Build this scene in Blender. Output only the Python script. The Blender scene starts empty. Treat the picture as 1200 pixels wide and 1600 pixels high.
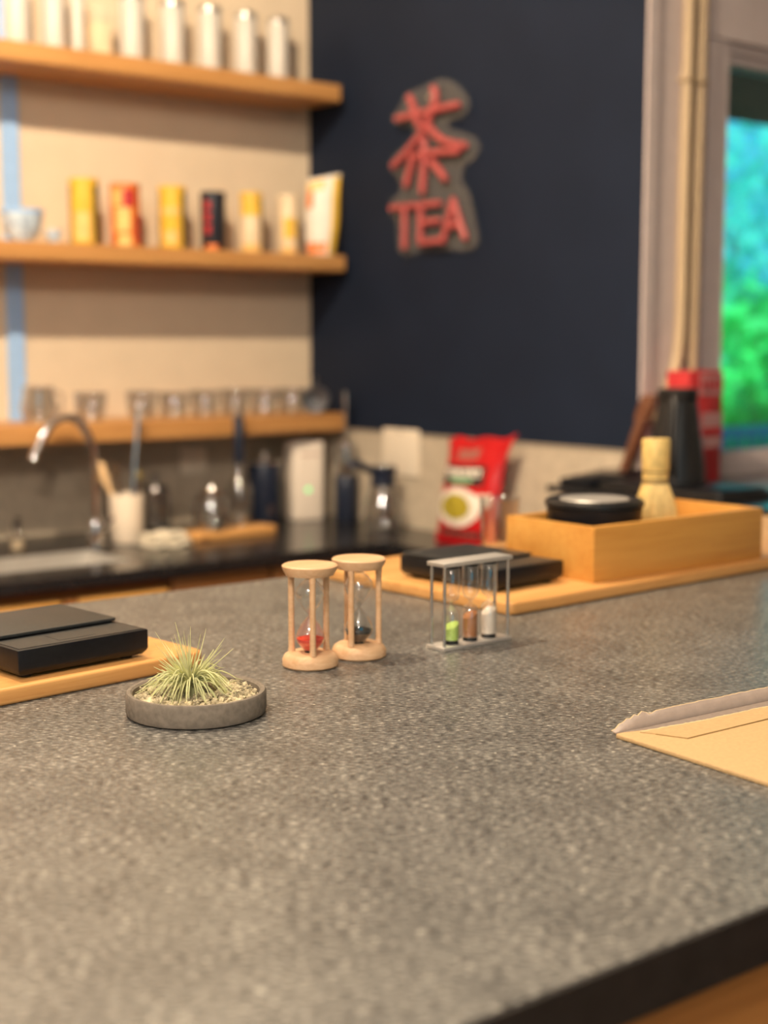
import bpy, bmesh, math, random
from mathutils import Vector, Matrix
random.seed(7)
PI = math.pi
sc = bpy.context.scene
COL = sc.collection

# ------------------------------------------------------------------ camera
F_PX, PITCH, YAW = 2220.0, math.atan(265 / 2220.0), math.radians(51.9)
CAM = Vector((0, 0, 1.37))
fw = Vector((math.cos(YAW) * math.cos(PITCH), math.sin(YAW) * math.cos(PITCH), -math.sin(PITCH)))
rt = Vector((math.sin(YAW), -math.cos(YAW), 0))
upv = rt.cross(fw)
cd = bpy.data.cameras.new('camera')
cam = bpy.data.objects.new('camera', cd)
COL.objects.link(cam)
cam.matrix_world = Matrix(((rt.x, upv.x, -fw.x, CAM.x), (rt.y, upv.y, -fw.y, CAM.y), (rt.z, upv.z, -fw.z, CAM.z), (0, 0, 0, 1)))
cd.sensor_fit = 'VERTICAL'
cd.sensor_height = 36.0
cd.lens = F_PX / 1600.0 * 36.0
cd.clip_start = 0.02
cd.dof.use_dof = True
cd.dof.focus_distance = 1.16
cd.dof.aperture_fstop = 3.7
cd.dof.aperture_blades = 0
sc.camera = cam

# ------------------------------------------------------------------ world, sun, lamps, exposure
w = bpy.data.worlds.new('world')
sc.world = w
w.use_nodes = True
bg = w.node_tree.nodes['Background']
bg.inputs['Color'].default_value = (0.07, 0.72, 1.0, 1)
bg.inputs['Strength'].default_value = 0.95

def lamp(name, kind, loc, energy, color, **kw):
    d = bpy.data.lights.new(name, kind)
    d.energy = energy
    d.color = color
    o = bpy.data.objects.new(name, d)
    COL.objects.link(o)
    o.location = loc
    for k, v in kw.items():
        setattr(d, k, v)
    return o

def aim(o, target):
    o.rotation_euler = (Vector(target) - o.location).to_track_quat('-Z', 'Y').to_euler()

sun = lamp('sun', 'SUN', (0, 0, 9), 9.0, (1.0, 0.97, 0.85), angle=0.01)
sun.rotation_euler = Vector((0.55, 0.62, -0.78)).to_track_quat('-Z', 'Y').to_euler()
WARM = (1.0, 0.80, 0.56)
for x, y, e, tgt in ((0.68, 1.70, 210, (1.6, 3.2, 1.5)), (-0.15, 1.70, 45, (0.8, 3.2, 1.5))):
    l = lamp('track_spot', 'SPOT', (x, y, 2.80), e, WARM, shadow_soft_size=0.035, spot_size=math.radians(115), spot_blend=0.6)
    aim(l, tgt)
for x, y, e in ((0.45, 1.62, 120), (1.05, 1.60, 60)):
    l = lamp('counter_spot', 'SPOT', (x, y, 2.85), e, WARM, shadow_soft_size=0.05, spot_size=math.radians(120), spot_blend=0.7)
    aim(l, (x + 0.15, y - 0.25, 0.9))
for x, y, e in ((-2.1, -0.5, 120), (-1.0, -1.3, 60)):  # unseen fill spots, added to lift the tiles and left-facing sides
    l = lamp('room_fill', 'SPOT', (x, y, 2.9), e, (1.0, 0.86, 0.72), shadow_soft_size=0.10, spot_size=math.radians(130), spot_blend=0.7)
    aim(l, (1.4, 2.2, 1.0))
for x, y, z, e in ((-0.25, 0.15, 2.45, 58), (-0.8, -1.0, 2.05, 22)):  # unseen point fills, added to brighten the foreground, ceiling and tiles
    lamp('fill_point', 'POINT', (x, y, z), e, (1.0, 0.84, 0.66), shadow_soft_size=0.06)
vs = sc.view_settings
vs.view_transform = 'Standard'
vs.look = 'None'
vs.exposure = 0.0
vs.gamma = 1.0
vs.use_curve_mapping = False
sc.cycles.sample_clamp_indirect = 4.0
sc.cycles.max_bounces = 10
sc.cycles.transparent_max_bounces = 24

# ------------------------------------------------------------------ materials
def _new(name):
    m = bpy.data.materials.new(name)
    m.use_nodes = True
    return m, m.node_tree, m.node_tree.nodes['Principled BSDF']

def _coord(nt, scale=(1, 1, 1)):
    tc = nt.nodes.new('ShaderNodeTexCoord')
    mp = nt.nodes.new('ShaderNodeMapping')
    mp.inputs['Scale'].default_value = scale
    nt.links.new(tc.outputs['Object'], mp.inputs['Vector'])
    return mp.outputs['Vector']

def _noise(nt, vec, scale, detail=3, rough=0.5, dist=0.0):
    n = nt.nodes.new('ShaderNodeTexNoise')
    n.inputs['Scale'].default_value = scale
    n.inputs['Detail'].default_value = detail
    n.inputs['Roughness'].default_value = rough
    n.inputs['Distortion'].default_value = dist
    nt.links.new(vec, n.inputs['Vector'])
    return n.outputs['Fac']

def _ramp(nt, fac, stops, interp='LINEAR'):
    r = nt.nodes.new('ShaderNodeValToRGB')
    r.color_ramp.interpolation = interp
    e = r.color_ramp.elements
    while len(e) > 1:
        e.remove(e[0])
    e[0].position, e[0].color = stops[0][0], tuple(stops[0][1]) + (1,)
    for p, c in stops[1:]:
        k = e.new(p)
        k.color = tuple(c) + (1,)
    nt.links.new(fac, r.inputs['Fac'])
    return r.outputs['Color']

def _bump(nt, b, fac, strength, dist=0.001):
    n = nt.nodes.new('ShaderNodeBump')
    n.inputs['Strength'].default_value = strength
    n.inputs['Distance'].default_value = dist
    nt.links.new(fac, n.inputs['Height'])
    nt.links.new(n.outputs['Normal'], b.inputs['Normal'])

def paint(name, c, rough=0.5, metal=0.0, var=0.06, scale=30.0, spec=0.5, bump=0.0, coat=0.0):
    m, nt, b = _new(name)
    f = _noise(nt, _coord(nt), scale)
    lo = tuple(max(0, x * (1 - var)) for x in c)
    hi = tuple(min(1, x * (1 + var)) for x in c)
    nt.links.new(_ramp(nt, f, [(0.3, lo), (0.7, hi)]), b.inputs['Base Color'])
    b.inputs['Roughness'].default_value = rough
    b.inputs['Metallic'].default_value = metal
    b.inputs['Specular IOR Level'].default_value = spec
    b.inputs['Coat Weight'].default_value = coat
    if bump:
        _bump(nt, b, f, bump)
    return m

def wood(name, c1, c2, axis=0, fine=90.0, rough=0.45, c3=None, knots=0.0):
    m, nt, b = _new(name)
    s = [fine] * 3
    s[axis] = fine * 0.045
    f = _noise(nt, _coord(nt, s), 1.0, 4, 0.6, 0.6)
    s2 = [fine * 0.2] * 3
    s2[axis] = fine * 0.012
    g = _noise(nt, _coord(nt, s2), 1.0, 2, 0.5, 0.4)
    mx = nt.nodes.new('ShaderNodeMath')
    mx.operation = 'MULTIPLY_ADD'
    nt.links.new(f, mx.inputs[0])
    mx.inputs[1].default_value = 0.55
    ad = nt.nodes.new('ShaderNodeMath')
    ad.operation = 'MULTIPLY'
    nt.links.new(g, ad.inputs[0])
    ad.inputs[1].default_value = 0.45
    nt.links.new(ad.outputs[0], mx.inputs[2])
    nt.links.new(_ramp(nt, mx.outputs[0], [(0.3, c1), (0.55, c2), (0.75, c3 or c2)]), b.inputs['Base Color'])
    b.inputs['Roughness'].default_value = rough
    _bump(nt, b, f, 0.08)
    return m

def thin_glass(name, tint=(1, 1, 1), edge=0.75, base=0.05, rough=0.02):
    """a thin clear wall: see-through face on, reflecting towards its edges"""
    m, nt, b = _new(name)
    nt.nodes.remove(b)
    out = nt.nodes['Material Output']
    t = nt.nodes.new('ShaderNodeBsdfTransparent')
    t.inputs['Color'].default_value = tuple(tint) + (1,)
    g = nt.nodes.new('ShaderNodeBsdfGlossy')
    g.inputs['Roughness'].default_value = rough
    g.inputs['Color'].default_value = (0.95, 0.97, 1, 1)
    lw = nt.nodes.new('ShaderNodeLayerWeight')
    lw.inputs['Blend'].default_value = 0.5
    p = nt.nodes.new('ShaderNodeMath')
    p.operation = 'POWER'
    p.inputs[1].default_value = 3.0
    nt.links.new(lw.outputs['Facing'], p.inputs[0])
    a = nt.nodes.new('ShaderNodeMath')
    a.operation = 'MULTIPLY_ADD'
    a.inputs[1].default_value = edge
    a.inputs[2].default_value = base
    nt.links.new(p.outputs[0], a.inputs[0])
    mx = nt.nodes.new('ShaderNodeMixShader')
    nt.links.new(a.outputs[0], mx.inputs[0])
    nt.links.new(t.outputs[0], mx.inputs[1])
    nt.links.new(g.outputs[0], mx.inputs[2])
    nt.links.new(mx.outputs[0], out.inputs['Surface'])
    return m

def island_stone():
    m, nt, b = _new('island_laminate')
    v = _coord(nt)
    mr = nt.nodes.new('ShaderNodeMapping')
    mr.inputs['Rotation'].default_value = (0, 0, math.radians(35))
    nt.links.new(v, mr.inputs['Vector'])
    ms = nt.nodes.new('ShaderNodeMapping')
    ms.inputs['Scale'].default_value = (150, 460, 300)
    nt.links.new(mr.outputs[0], ms.inputs['Vector'])
    f = _noise(nt, ms.outputs[0], 1.0, 5, 0.72)
    g = _noise(nt, v, 24.0, 3, 0.5)
    mx = nt.nodes.new('ShaderNodeMath')
    mx.operation = 'MULTIPLY_ADD'
    nt.links.new(g, mx.inputs[0])
    mx.inputs[1].default_value = 0.10
    nt.links.new(f, mx.inputs[2])
    base = _ramp(nt, mx.outputs[0], [(0.42, (0.026, 0.026, 0.026)), (0.54, (0.102, 0.100, 0.094)), (0.62, (0.23, 0.225, 0.21)), (0.71, (0.54, 0.52, 0.45))])
    vo = nt.nodes.new('ShaderNodeTexVoronoi')
    vo.inputs['Scale'].default_value = 85.0
    nt.links.new(v, vo.inputs['Vector'])
    sp = _ramp(nt, vo.outputs['Distance'], [(0.06, (1, 1, 1)), (0.12, (0, 0, 0))])
    se = nt.nodes.new('ShaderNodeSeparateColor')
    nt.links.new(vo.outputs['Color'], se.inputs[0])
    th = nt.nodes.new('ShaderNodeMath')
    th.operation = 'GREATER_THAN'
    th.inputs[1].default_value = 0.78
    nt.links.new(se.outputs[0], th.inputs[0])
    mu = nt.nodes.new('ShaderNodeMath')
    mu.operation = 'MULTIPLY'
    nt.links.new(sp, mu.inputs[0])
    nt.links.new(th.outputs[0], mu.inputs[1])
    cm = nt.nodes.new('ShaderNodeMix')
    cm.data_type = 'RGBA'
    nt.links.new(mu.outputs[0], cm.inputs[0])
    nt.links.new(base, cm.inputs[6])
    cm.inputs[7].default_value = (0.62, 0.60, 0.52, 1)
    nt.links.new(cm.outputs[2], b.inputs['Base Color'])
    b.inputs['Roughness'].default_value = 0.33
    b.inputs['Specular IOR Level'].default_value = 0.75
    _bump(nt, b, f, 0.25, 0.0006)
    return m

M = {}
M['island'] = island_stone()
M['island_edge'] = paint('island_edge', (0.012, 0.010, 0.010), 0.5, var=0.3, scale=60)
M['panel_wood'] = wood('panel_oak', (0.22, 0.08, 0.02), (0.40, 0.17, 0.045), 0, 70, c3=(0.50, 0.24, 0.08))
M['cream'] = paint('cream_wall', (0.70, 0.57, 0.42), 0.8, var=0.03, scale=14, bump=0.05)
M['navy'] = paint('navy_wall', (0.011, 0.017, 0.034), 0.6, var=0.08, scale=6, spec=0.12)
M['tile'] = paint('ribbed_tile', (0.52, 0.44, 0.34), 0.35, var=0.12, scale=40)
M['grout'] = paint('tile_grout', (0.30, 0.25, 0.19), 0.9)
M['paleblue'] = paint('pale_blue_trim', (0.33, 0.53, 0.86), 0.6, var=0.04)
M['trimwhite'] = paint('off_white_trim', (0.55, 0.47, 0.46), 0.7, var=0.04)
M['ceiling'] = paint('ceiling_paint', (0.75, 0.72, 0.68), 0.9)
M['floor'] = wood('floor_oak', (0.14, 0.08, 0.04), (0.26, 0.16, 0.08), 0, 20)
M['roomwall'] = paint('plain_room_wall', (0.58, 0.53, 0.47), 0.9)
M['shelf'] = wood('shelf_oak', (0.42, 0.19, 0.06), (0.60, 0.30, 0.10), 0, 60, c3=(0.66, 0.36, 0.14))
M['black_counter'] = paint('black_counter', (0.014, 0.014, 0.016), 0.22, var=0.2)
M['side_counter'] = paint('black_side_counter', (0.016, 0.016, 0.018), 0.16, var=0.2)
M['cabinet_dark'] = wood('cabinet_brown', (0.09, 0.035, 0.01), (0.17, 0.07, 0.02), 0, 50)
M['cabinet_light'] = wood('cabinet_honey', (0.45, 0.22, 0.05), (0.62, 0.33, 0.09), 0, 50)
M['steel'] = paint('brushed_steel', (0.62, 0.61, 0.60), 0.25, 1.0, var=0.05)
M['satin'] = paint('satin_steel', (0.72, 0.70, 0.67), 0.45, 0.8, var=0.05)
M['darksteel'] = paint('dark_steel', (0.20, 0.19, 0.19), 0.3, 1.0)
M['chrome'] = paint('chrome', (0.85, 0.86, 0.88), 0.08, 1.0, var=0.02)
M['white_tin'] = paint('white_enamel', (0.60, 0.56, 0.51), 0.4, var=0.02)
M['tinlid'] = paint('tin_lid', (0.50, 0.48, 0.45), 0.35, 0.8)
M['yellow'] = paint('yellow_tin', (0.78, 0.48, 0.05), 0.4, var=0.1)
M['amber'] = paint('amber_print', (0.80, 0.50, 0.16), 0.45, var=0.15)
M['orange'] = paint('orange_tin', (0.75, 0.20, 0.04), 0.4, var=0.15)
M['redp'] = paint('red_print', (0.46, 0.025, 0.03), 0.4, var=0.1)
M['olive'] = paint('olive_print', (0.20, 0.15, 0.04), 0.5)
M['blacktin'] = paint('blue_black_tin', (0.015, 0.018, 0.028), 0.35)
M['creamp'] = paint('cream_print', (0.78, 0.62, 0.42), 0.5)
M['honeywood'] = wood('light_wood', (0.72, 0.44, 0.20), (0.82, 0.56, 0.30), 2, 120)
M['pale_wood'] = wood('pale_beech', (0.60, 0.34, 0.17), (0.70, 0.45, 0.26), 0, 260, 0.5, c3=(0.76, 0.54, 0.33))
M['bamboo_board'] = wood('bamboo_board', (0.56, 0.25, 0.07), (0.72, 0.38, 0.13), 0, 110, 0.4, c3=(0.76, 0.45, 0.18))
M['bamboo_box'] = wood('bamboo_box', (0.56, 0.24, 0.045), (0.68, 0.335, 0.075), 0, 130, 0.4, c3=(0.72, 0.39, 0.10))
M['bamboo'] = paint('split_bamboo', (0.78, 0.56, 0.20), 0.5, var=0.12, scale=120)
M['thread'] = paint('dark_thread', (0.24, 0.15, 0.06), 0.8)
M['scale_black'] = paint('black_plastic', (0.006, 0.007, 0.010), 0.38, var=0.25, scale=160, spec=0.35)
M['scale_top'] = paint('black_platform', (0.030, 0.033, 0.034), 0.42, var=0.2, scale=200)
M['concrete'] = paint('grey_clay', (0.19, 0.16, 0.128), 0.85, var=0.18, scale=180, bump=0.3)
M['gravel'] = paint('pale_gravel', (0.44, 0.38, 0.25), 0.9, var=0.65, scale=130)
M['leaf'] = None
M['kraft'] = paint('kraft_paper', (0.52, 0.35, 0.17), 0.75, var=0.06, scale=300)
M['lining'] = paint('paper_lining', (0.46, 0.38, 0.33), 0.7, var=0.05, scale=120)
M['lining_dark'] = paint('grey_paper_lining', (0.25, 0.20, 0.17), 0.7, var=0.1, scale=200)
M['fibre'] = paint('torn_fibre', (0.80, 0.62, 0.36), 0.9, var=0.1, scale=300)
M['seam'] = paint('seam_shadow_glue', (0.22, 0.13, 0.03), 0.9)
M['redsand'] = paint('red_sand', (0.80, 0.045, 0.015), 0.9, var=0.2, scale=900)
M['blacksand'] = paint('black_sand', (0.012, 0.012, 0.012), 0.9, var=0.5, scale=900)
M['greensand'] = paint('green_sand', (0.52, 0.72, 0.16), 0.9, var=0.2, scale=900)
M['brownsand'] = paint('brown_sand', (0.42, 0.17, 0.06), 0.9, var=0.2, scale=900)
M['whitesand'] = paint('white_sand', (0.76, 0.66, 0.56), 0.9, var=0.1, scale=900)
M['plug'] = paint('black_plug', (0.008, 0.008, 0.008), 0.5)
M['glass'] = thin_glass('clear_glass', (0.95, 0.96, 0.96), 0.95, 0.14, 0.10)
M['glassware'] = thin_glass('shelf_glass', (0.86, 0.86, 0.86), 0.85, 0.16, 0.10)
M['pane'] = thin_glass('window_glass', (0.95, 0.99, 0.99), 0.5, 0.03)
M['acrylic'] = None
M['neon'] = paint('red_sign_tube', (0.42, 0.085, 0.085), 0.22, var=0.06)
M['bagred'] = paint('red_foil', (0.44, 0.006, 0.010), 0.3, var=0.12, scale=18, bump=0.4)
M['bagblack'] = paint('black_foil_print', (0.02, 0.016, 0.016), 0.4)
M['bagwhite'] = paint('white_foil_print', (0.72, 0.66, 0.58), 0.45)
M['baggreen'] = paint('green_foil_print', (0.20, 0.40, 0.22), 0.45)
M['beans'] = paint('green_bean_print', (0.34, 0.27, 0.02), 0.6, var=0.5, scale=260)
M['baggrey'] = paint('faded_foil_print', (0.30, 0.10, 0.08), 0.45)
M['pinkprint'] = paint('pale_red_print', (0.46, 0.24, 0.24), 0.5, var=0.2)
M['ceramic'] = paint('white_ceramic', (0.80, 0.68, 0.55), 0.35, var=0.02)
M['whiteplastic'] = paint('white_plastic', (0.80, 0.70, 0.60), 0.35, var=0.02)
M['blueware'] = paint('blue_white_ware', (0.55, 0.66, 0.85), 0.25, var=0.35, scale=60)
M['cloth'] = paint('white_cloth', (0.70, 0.63, 0.50), 0.9, bump=0.4, scale=200)
M['utensil'] = paint('dark_utensil', (0.09, 0.055, 0.03), 0.5)
M['navycan'] = paint('navy_canister', (0.010, 0.016, 0.035), 0.3)
M['blackplastic'] = paint('matt_black', (0.012, 0.012, 0.013), 0.35)
M['card'] = paint('white_card', (0.76, 0.66, 0.53), 0.7, var=0.02)
M['brownboard'] = wood('dark_brown_wood', (0.07, 0.025, 0.012), (0.13, 0.05, 0.025), 2, 60)
M['conduit'] = paint('tan_conduit', (0.46, 0.34, 0.21), 0.5, var=0.05)
M['deck'] = wood('deck_boards', (0.10, 0.16, 0.16), (0.16, 0.24, 0.23), 0, 20)
M['rail'] = paint('blue_grey_rail', (0.10, 0.25, 0.34), 0.6)
M['eave'] = paint('dark_porch_roof', (0.003, 0.004, 0.007), 0.9, spec=0.1)
M['bark'] = paint('bark', (0.10, 0.07, 0.05), 0.9, var=0.4)
M['lawn'] = paint('lawn', (0.02, 0.16, 0.06), 0.9, var=0.4, scale=3)

def leaf_mat(name, c, trans=0.4, var=0.25, scale=5):
    m, nt, b = _new(name)
    f = _noise(nt, _coord(nt), scale)
    col = _ramp(nt, f, [(0.3, tuple(x * (1 - var) for x in c)), (0.7, tuple(min(1, x * (1 + var)) for x in c))])
    nt.links.new(col, b.inputs['Base Color'])
    b.inputs['Roughness'].default_value = 0.6
    b.inputs['Specular IOR Level'].default_value = 0.2
    t = nt.nodes.new('ShaderNodeBsdfTranslucent')
    nt.links.new(col, t.inputs['Color'])
    mx = nt.nodes.new('ShaderNodeMixShader')
    mx.inputs[0].default_value = trans
    nt.links.new(b.outputs[0], mx.inputs[1])
    nt.links.new(t.outputs[0], mx.inputs[2])
    nt.links.new(mx.outputs[0], nt.nodes['Material Output'].inputs['Surface'])
    return m
M['leaf'] = leaf_mat('air_plant_leaf', (0.78, 0.79, 0.48), 0.4, 0.18, 60)
M['tree_a'] = leaf_mat('foliage_green', (0.05, 0.76, 0.22), 0.5, 0.3, 2)
M['tree_b'] = leaf_mat('foliage_teal', (0.06, 0.66, 0.38), 0.5, 0.3, 2)

def acrylic():
    m, nt, b = _new('clear_acrylic')
    out = nt.nodes['Material Output']
    b.inputs['Base Color'].default_value = (0.35, 0.33, 0.30, 1)
    b.inputs['Roughness'].default_value = 0.25
    t = nt.nodes.new('ShaderNodeBsdfTransparent')
    mx = nt.nodes.new('ShaderNodeMixShader')
    mx.inputs[0].default_value = 0.13
    nt.links.new(t.outputs[0], mx.inputs[1])
    nt.links.new(b.outputs[0], mx.inputs[2])
    nt.links.new(mx.outputs[0], out.inputs['Surface'])
    return m
M['acrylic'] = acrylic()

def emissive(name, c, s):
    m, nt, b = _new(name)
    b.inputs['Base Color'].default_value = tuple(c) + (1,)
    b.inputs['Emission Color'].default_value = tuple(c) + (1,)
    b.inputs['Emission Strength'].default_value = s
    return m
M['led'] = emissive('green_indicator', (0.25, 0.9, 0.35), 0.9)

# ------------------------------------------------------------------ mesh helpers
class MB:
    def __init__(s):
        s.v, s.f = [], []
    def add(s, vs, fs):
        o = len(s.v)
        s.v += [tuple(p) for p in vs]
        s.f += [tuple(o + i for i in f) for f in fs]
        return s
    def box(s, x0, x1, y0, y1, z0, z1):
        return s.add([(x0, y0, z0), (x1, y0, z0), (x1, y1, z0), (x0, y1, z0), (x0, y0, z1), (x1, y0, z1), (x1, y1, z1), (x0, y1, z1)],
                     [(0, 3, 2, 1), (4, 5, 6, 7), (0, 1, 5, 4), (1, 2, 6, 5), (2, 3, 7, 6), (3, 0, 4, 7)])
    def lathe(s, prof, seg=32, c=(0, 0, 0), cap0=True, cap1=True, a0=0.0):
        vs, fs = [], []
        n = len(prof)
        for r, z in prof:
            for k in range(seg):
                a = a0 + 2 * PI * k / seg
                vs.append((c[0] + r * math.cos(a), c[1] + r * math.sin(a), c[2] + z))
        for i in range(n - 1):
            for k in range(seg):
                k2 = (k + 1) % seg
                fs.append((i * seg + k, i * seg + k2, (i + 1) * seg + k2, (i + 1) * seg + k))
        if cap0:
            fs.append(tuple(reversed(range(seg))))
        if cap1:
            fs.append(tuple((n - 1) * seg + k for k in range(seg)))
        return s.add(vs, fs)
    def tube(s, pts, r, seg=10, cap=True):
        pts = [Vector(p) for p in pts]
        rs = r if isinstance(r, (list, tuple)) else [r] * len(pts)
        vs, fs = [], []
        t0 = (pts[1] - pts[0]).normalized()
        ref = Vector((0, 0, 1)) if abs(t0.z) < 0.9 else Vector((1, 0, 0))
        nrm = t0.cross(ref).normalized()
        for i, p in enumerate(pts):
            if i == 0:
                t = pts[1] - pts[0]
            elif i == len(pts) - 1:
                t = pts[-1] - pts[-2]
            else:
                t = pts[i + 1] - pts[i - 1]
            t.normalize()
            nrm = (nrm - t * nrm.dot(t)).normalized()
            bn = t.cross(nrm)
            for k in range(seg):
                a = 2 * PI * k / seg
                vs.append(p + (nrm * math.cos(a) + bn * math.sin(a)) * rs[i])
        for i in range(len(pts) - 1):
            for k in range(seg):
                k2 = (k + 1) % seg
                fs.append((i * seg + k, i * seg + k2, (i + 1) * seg + k2, (i + 1) * seg + k))
        if cap:
            fs.append(tuple(reversed(range(seg))))
            fs.append(tuple((len(pts) - 1) * seg + k for k in range(seg)))
        return s.add(vs, fs)
    def prism(s, poly, z0, z1):
        """poly: list of (x, y), counter-clockwise"""
        n = len(poly)
        vs = [(x, y, z0) for x, y in poly] + [(x, y, z1) for x, y in poly]
        fs = [tuple(reversed(range(n))), tuple(range(n, 2 * n))]
        fs += [(i, (i + 1) % n, n + (i + 1) % n, n + i) for i in range(n)]
        return s.add(vs, fs)
    def grid(s, fn, nu, nv):
        vs = [fn(i / nu, j / nv) for j in range(nv + 1) for i in range(nu + 1)]
        fs = [(j * (nu + 1) + i, j * (nu + 1) + i + 1, (j + 1) * (nu + 1) + i + 1, (j + 1) * (nu + 1) + i) for j in range(nv) for i in range(nu)]
        return s.add(vs, fs)
    def xform(s, fn):
        s.v = [tuple(fn(Vector(p))) for p in s.v]
        return s
    def build(s, name, mat, parent=None, smooth=True, bevel=0.0, segs=2, angle=38, kind=None, label=None):
        me = bpy.data.meshes.new(name)
        me.from_pydata(s.v, [], s.f)
        bm = bmesh.new()
        bm.from_mesh(me)
        if bevel:
            eds = [e for e in bm.edges if len(e.link_faces) == 2 and e.calc_face_angle(0) > math.radians(30)]
            bmesh.ops.bevel(bm, geom=eds, offset=bevel, segments=segs, profile=0.5, affect='EDGES', clamp_overlap=True)
        bmesh.ops.recalc_face_normals(bm, faces=bm.faces)
        bm.to_mesh(me)
        bm.free()
        if smooth:
            for p in me.polygons:
                p.use_smooth = True
            me.set_sharp_from_angle(angle=math.radians(angle))
        me.materials.append(M[mat] if isinstance(mat, str) else mat)
        o = bpy.data.objects.new(name, me)
        COL.objects.link(o)
        if parent:
            o.parent = parent
        if kind:
            o['kind'] = kind
        if label:
            o['label'] = label
        return o

def thing(name, label, cat, loc=(0, 0, 0), rz=0.0, group=None, tilt=None):
    o = bpy.data.objects.new(name, None)
    o.empty_display_size = 0.02
    COL.objects.link(o)
    o.location = loc
    o.rotation_euler = (tilt[0] if tilt else 0, tilt[1] if tilt else 0, math.radians(rz))
    o['label'], o['category'] = label, cat
    if group:
        o['group'] = group
    return o

def tag(o, label, cat, group=None):
    o['label'], o['category'] = label, cat
    if group:
        o['group'] = group
    return o

def struct(o):
    o['kind'] = 'structure'
    return o

def rrect(x0, x1, y0, y1, r, n=5):
    p = []
    for cx, cy, a in ((x1 - r, y0 + r, -PI / 2), (x1 - r, y1 - r, 0), (x0 + r, y1 - r, PI / 2), (x0 + r, y0 + r, PI)):
        for k in range(n + 1):
            t = a + PI / 2 * k / n
            p.append((cx + r * math.cos(t), cy + r * math.sin(t)))
    return p

def spline(pts, n=8):
    P = [Vector(p) for p in pts]
    out = []
    for i in range(len(P) - 1):
        p0, p1, p2, p3 = P[max(0, i - 1)], P[i], P[i + 1], P[min(len(P) - 1, i + 2)]
        for k in range(n):
            t = k / n
            out.append(0.5 * ((2 * p1) + (p2 - p0) * t + (2 * p0 - 5 * p1 + 4 * p2 - p3) * t * t + (3 * p1 - p0 - 3 * p2 + p3) * t ** 3))
    out.append(P[-1])
    return out

ZI, ZB, YW, XW, YV = 1.07, 0.895, 3.28, 2.31, 2.06   # island top, back counter top, shelf wall, navy wall, window wall
ZC = 3.0

# ------------------------------------------------------------------ the room
struct(MB().box(-2.7, 4.4, -2.9, 3.4, -0.1, 0.0).build('floor', 'floor', smooth=False))
struct(MB().box(-2.7, 4.4, -2.9, 3.4, ZC, ZC + 0.1).build('ceiling', 'ceiling', smooth=False))
wl = struct(MB().box(-2.7, XW + 0.1, YW, YW + 0.1, 0, ZC).build('wall_left', 'cream', smooth=False))
wb = struct(MB().box(XW, XW + 0.02, YV, YW, 0, ZC).build('wall_back', 'navy', smooth=False))
TZ0, TZ1 = ZB, 1.132
ribs = MB()
x = -0.6
while x < XW - 0.012:
    ribs.box(x, x + 0.0062, YW - 0.007, YW - 0.001, TZ0, TZ1)
    x += 0.0078
ribs.build('tile_ribs', 'tile', wl, smooth=False, kind='stuff', label='narrow upright beige ribbed tiles under the lowest shelf')
MB().box(-0.6, XW, YW - 0.002, YW, TZ0, TZ1).build('tile_backing', 'grout', wl, smooth=False)
ribs = MB()
y = YV + 0.004
while y < YW - 0.012:
    ribs.box(XW - 0.007, XW - 0.001, y, y + 0.0062, TZ0, TZ1)
    y += 0.0078
ribs.build('tile_ribs', 'tile', wb, smooth=False, kind='stuff', label='narrow upright beige ribbed tiles under the navy paint')
MB().box(XW - 0.002, XW, YV, YW - 0.002, TZ0, TZ1).build('tile_backing', 'grout', wb, smooth=False)
MB().box(XW - 0.009, XW, YV, YW - 0.008, TZ1, TZ1 + 0.006).build('tile_cap', 'grout', wb, smooth=False)
struct(MB().box(1.414, 1.456, YW - 0.012, YW, TZ1, ZC).build('trim_1', 'paleblue', smooth=False))
struct(MB().box(XW - 0.001, XW + 0.03, YV - 0.006, YV, 0, ZC).build('trim_2', 'trimwhite', smooth=False))
# window wall, with an opening
GX0, GX1, GZ0, GZ1 = 2.565, 3.75, ZI + 0.03, 2.0
wr = MB()
wr.box(XW + 0.02, GX0, YV, YV + 0.1, 0, ZC)
wr.box(GX1, 4.4, YV, YV + 0.1, 0, ZC)
wr.box(GX0, GX1, YV, YV + 0.1, 0, GZ0)
wr.box(GX0, GX1, YV, YV + 0.1, GZ1, ZC)
struct(wr.build('wall_right', 'trimwhite', smooth=False))
win = struct(MB().box(GX0, GX0 + 0.016, YV + 0.01, YV + 0.07, GZ0, GZ1).box(GX1 - 0.03, GX1, YV + 0.01, YV + 0.07, GZ0, GZ1)
             .box(GX0, GX1, YV + 0.01, YV + 0.07, GZ1 - 0.02, GZ1).box(GX0, GX1, YV + 0.01, YV + 0.07, GZ0, GZ0 + 0.02).build('window_1', 'trimwhite', smooth=False))
MB().box(GX0 + 0.01, GX1 - 0.02, YV + 0.038, YV + 0.042, GZ0 + 0.01, GZ1 - 0.01).build('pane', 'pane', win, smooth=False)
struct(MB().box(2.49, 4.4, YV - 0.016, YV, 2.022, 2.16).build('trim_3', 'trimwhite', smooth=False))
struct(MB().box(2.498, GX0, YV - 0.010, YV, ZI, 2.022).build('trim_4', 'trimwhite', smooth=False))
# the rest of the room, out of view, with an opening added behind the camera for cool fill
struct(MB().box(-2.7, -2.6, -2.9, 3.4, 0, ZC).build('wall_rear', 'roomwall', smooth=False))
struct(MB().box(4.3, 4.4, -2.9, YV + 0.1, 0, ZC).build('wall_side', 'roomwall', smooth=False))
wf = MB()
wf.box(-2.7, -1.8, -2.9, -2.8, 0, ZC)
wf.box(0.4, 4.4, -2.9, -2.8, 0, ZC)
wf.box(-1.8, 0.4, -2.9, -2.8, 0, 0.9)
wf.box(-1.8, 0.4, -2.9, -2.8, 2.3, ZC)
struct(wf.build('wall_front', 'roomwall', smooth=False))
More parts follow.
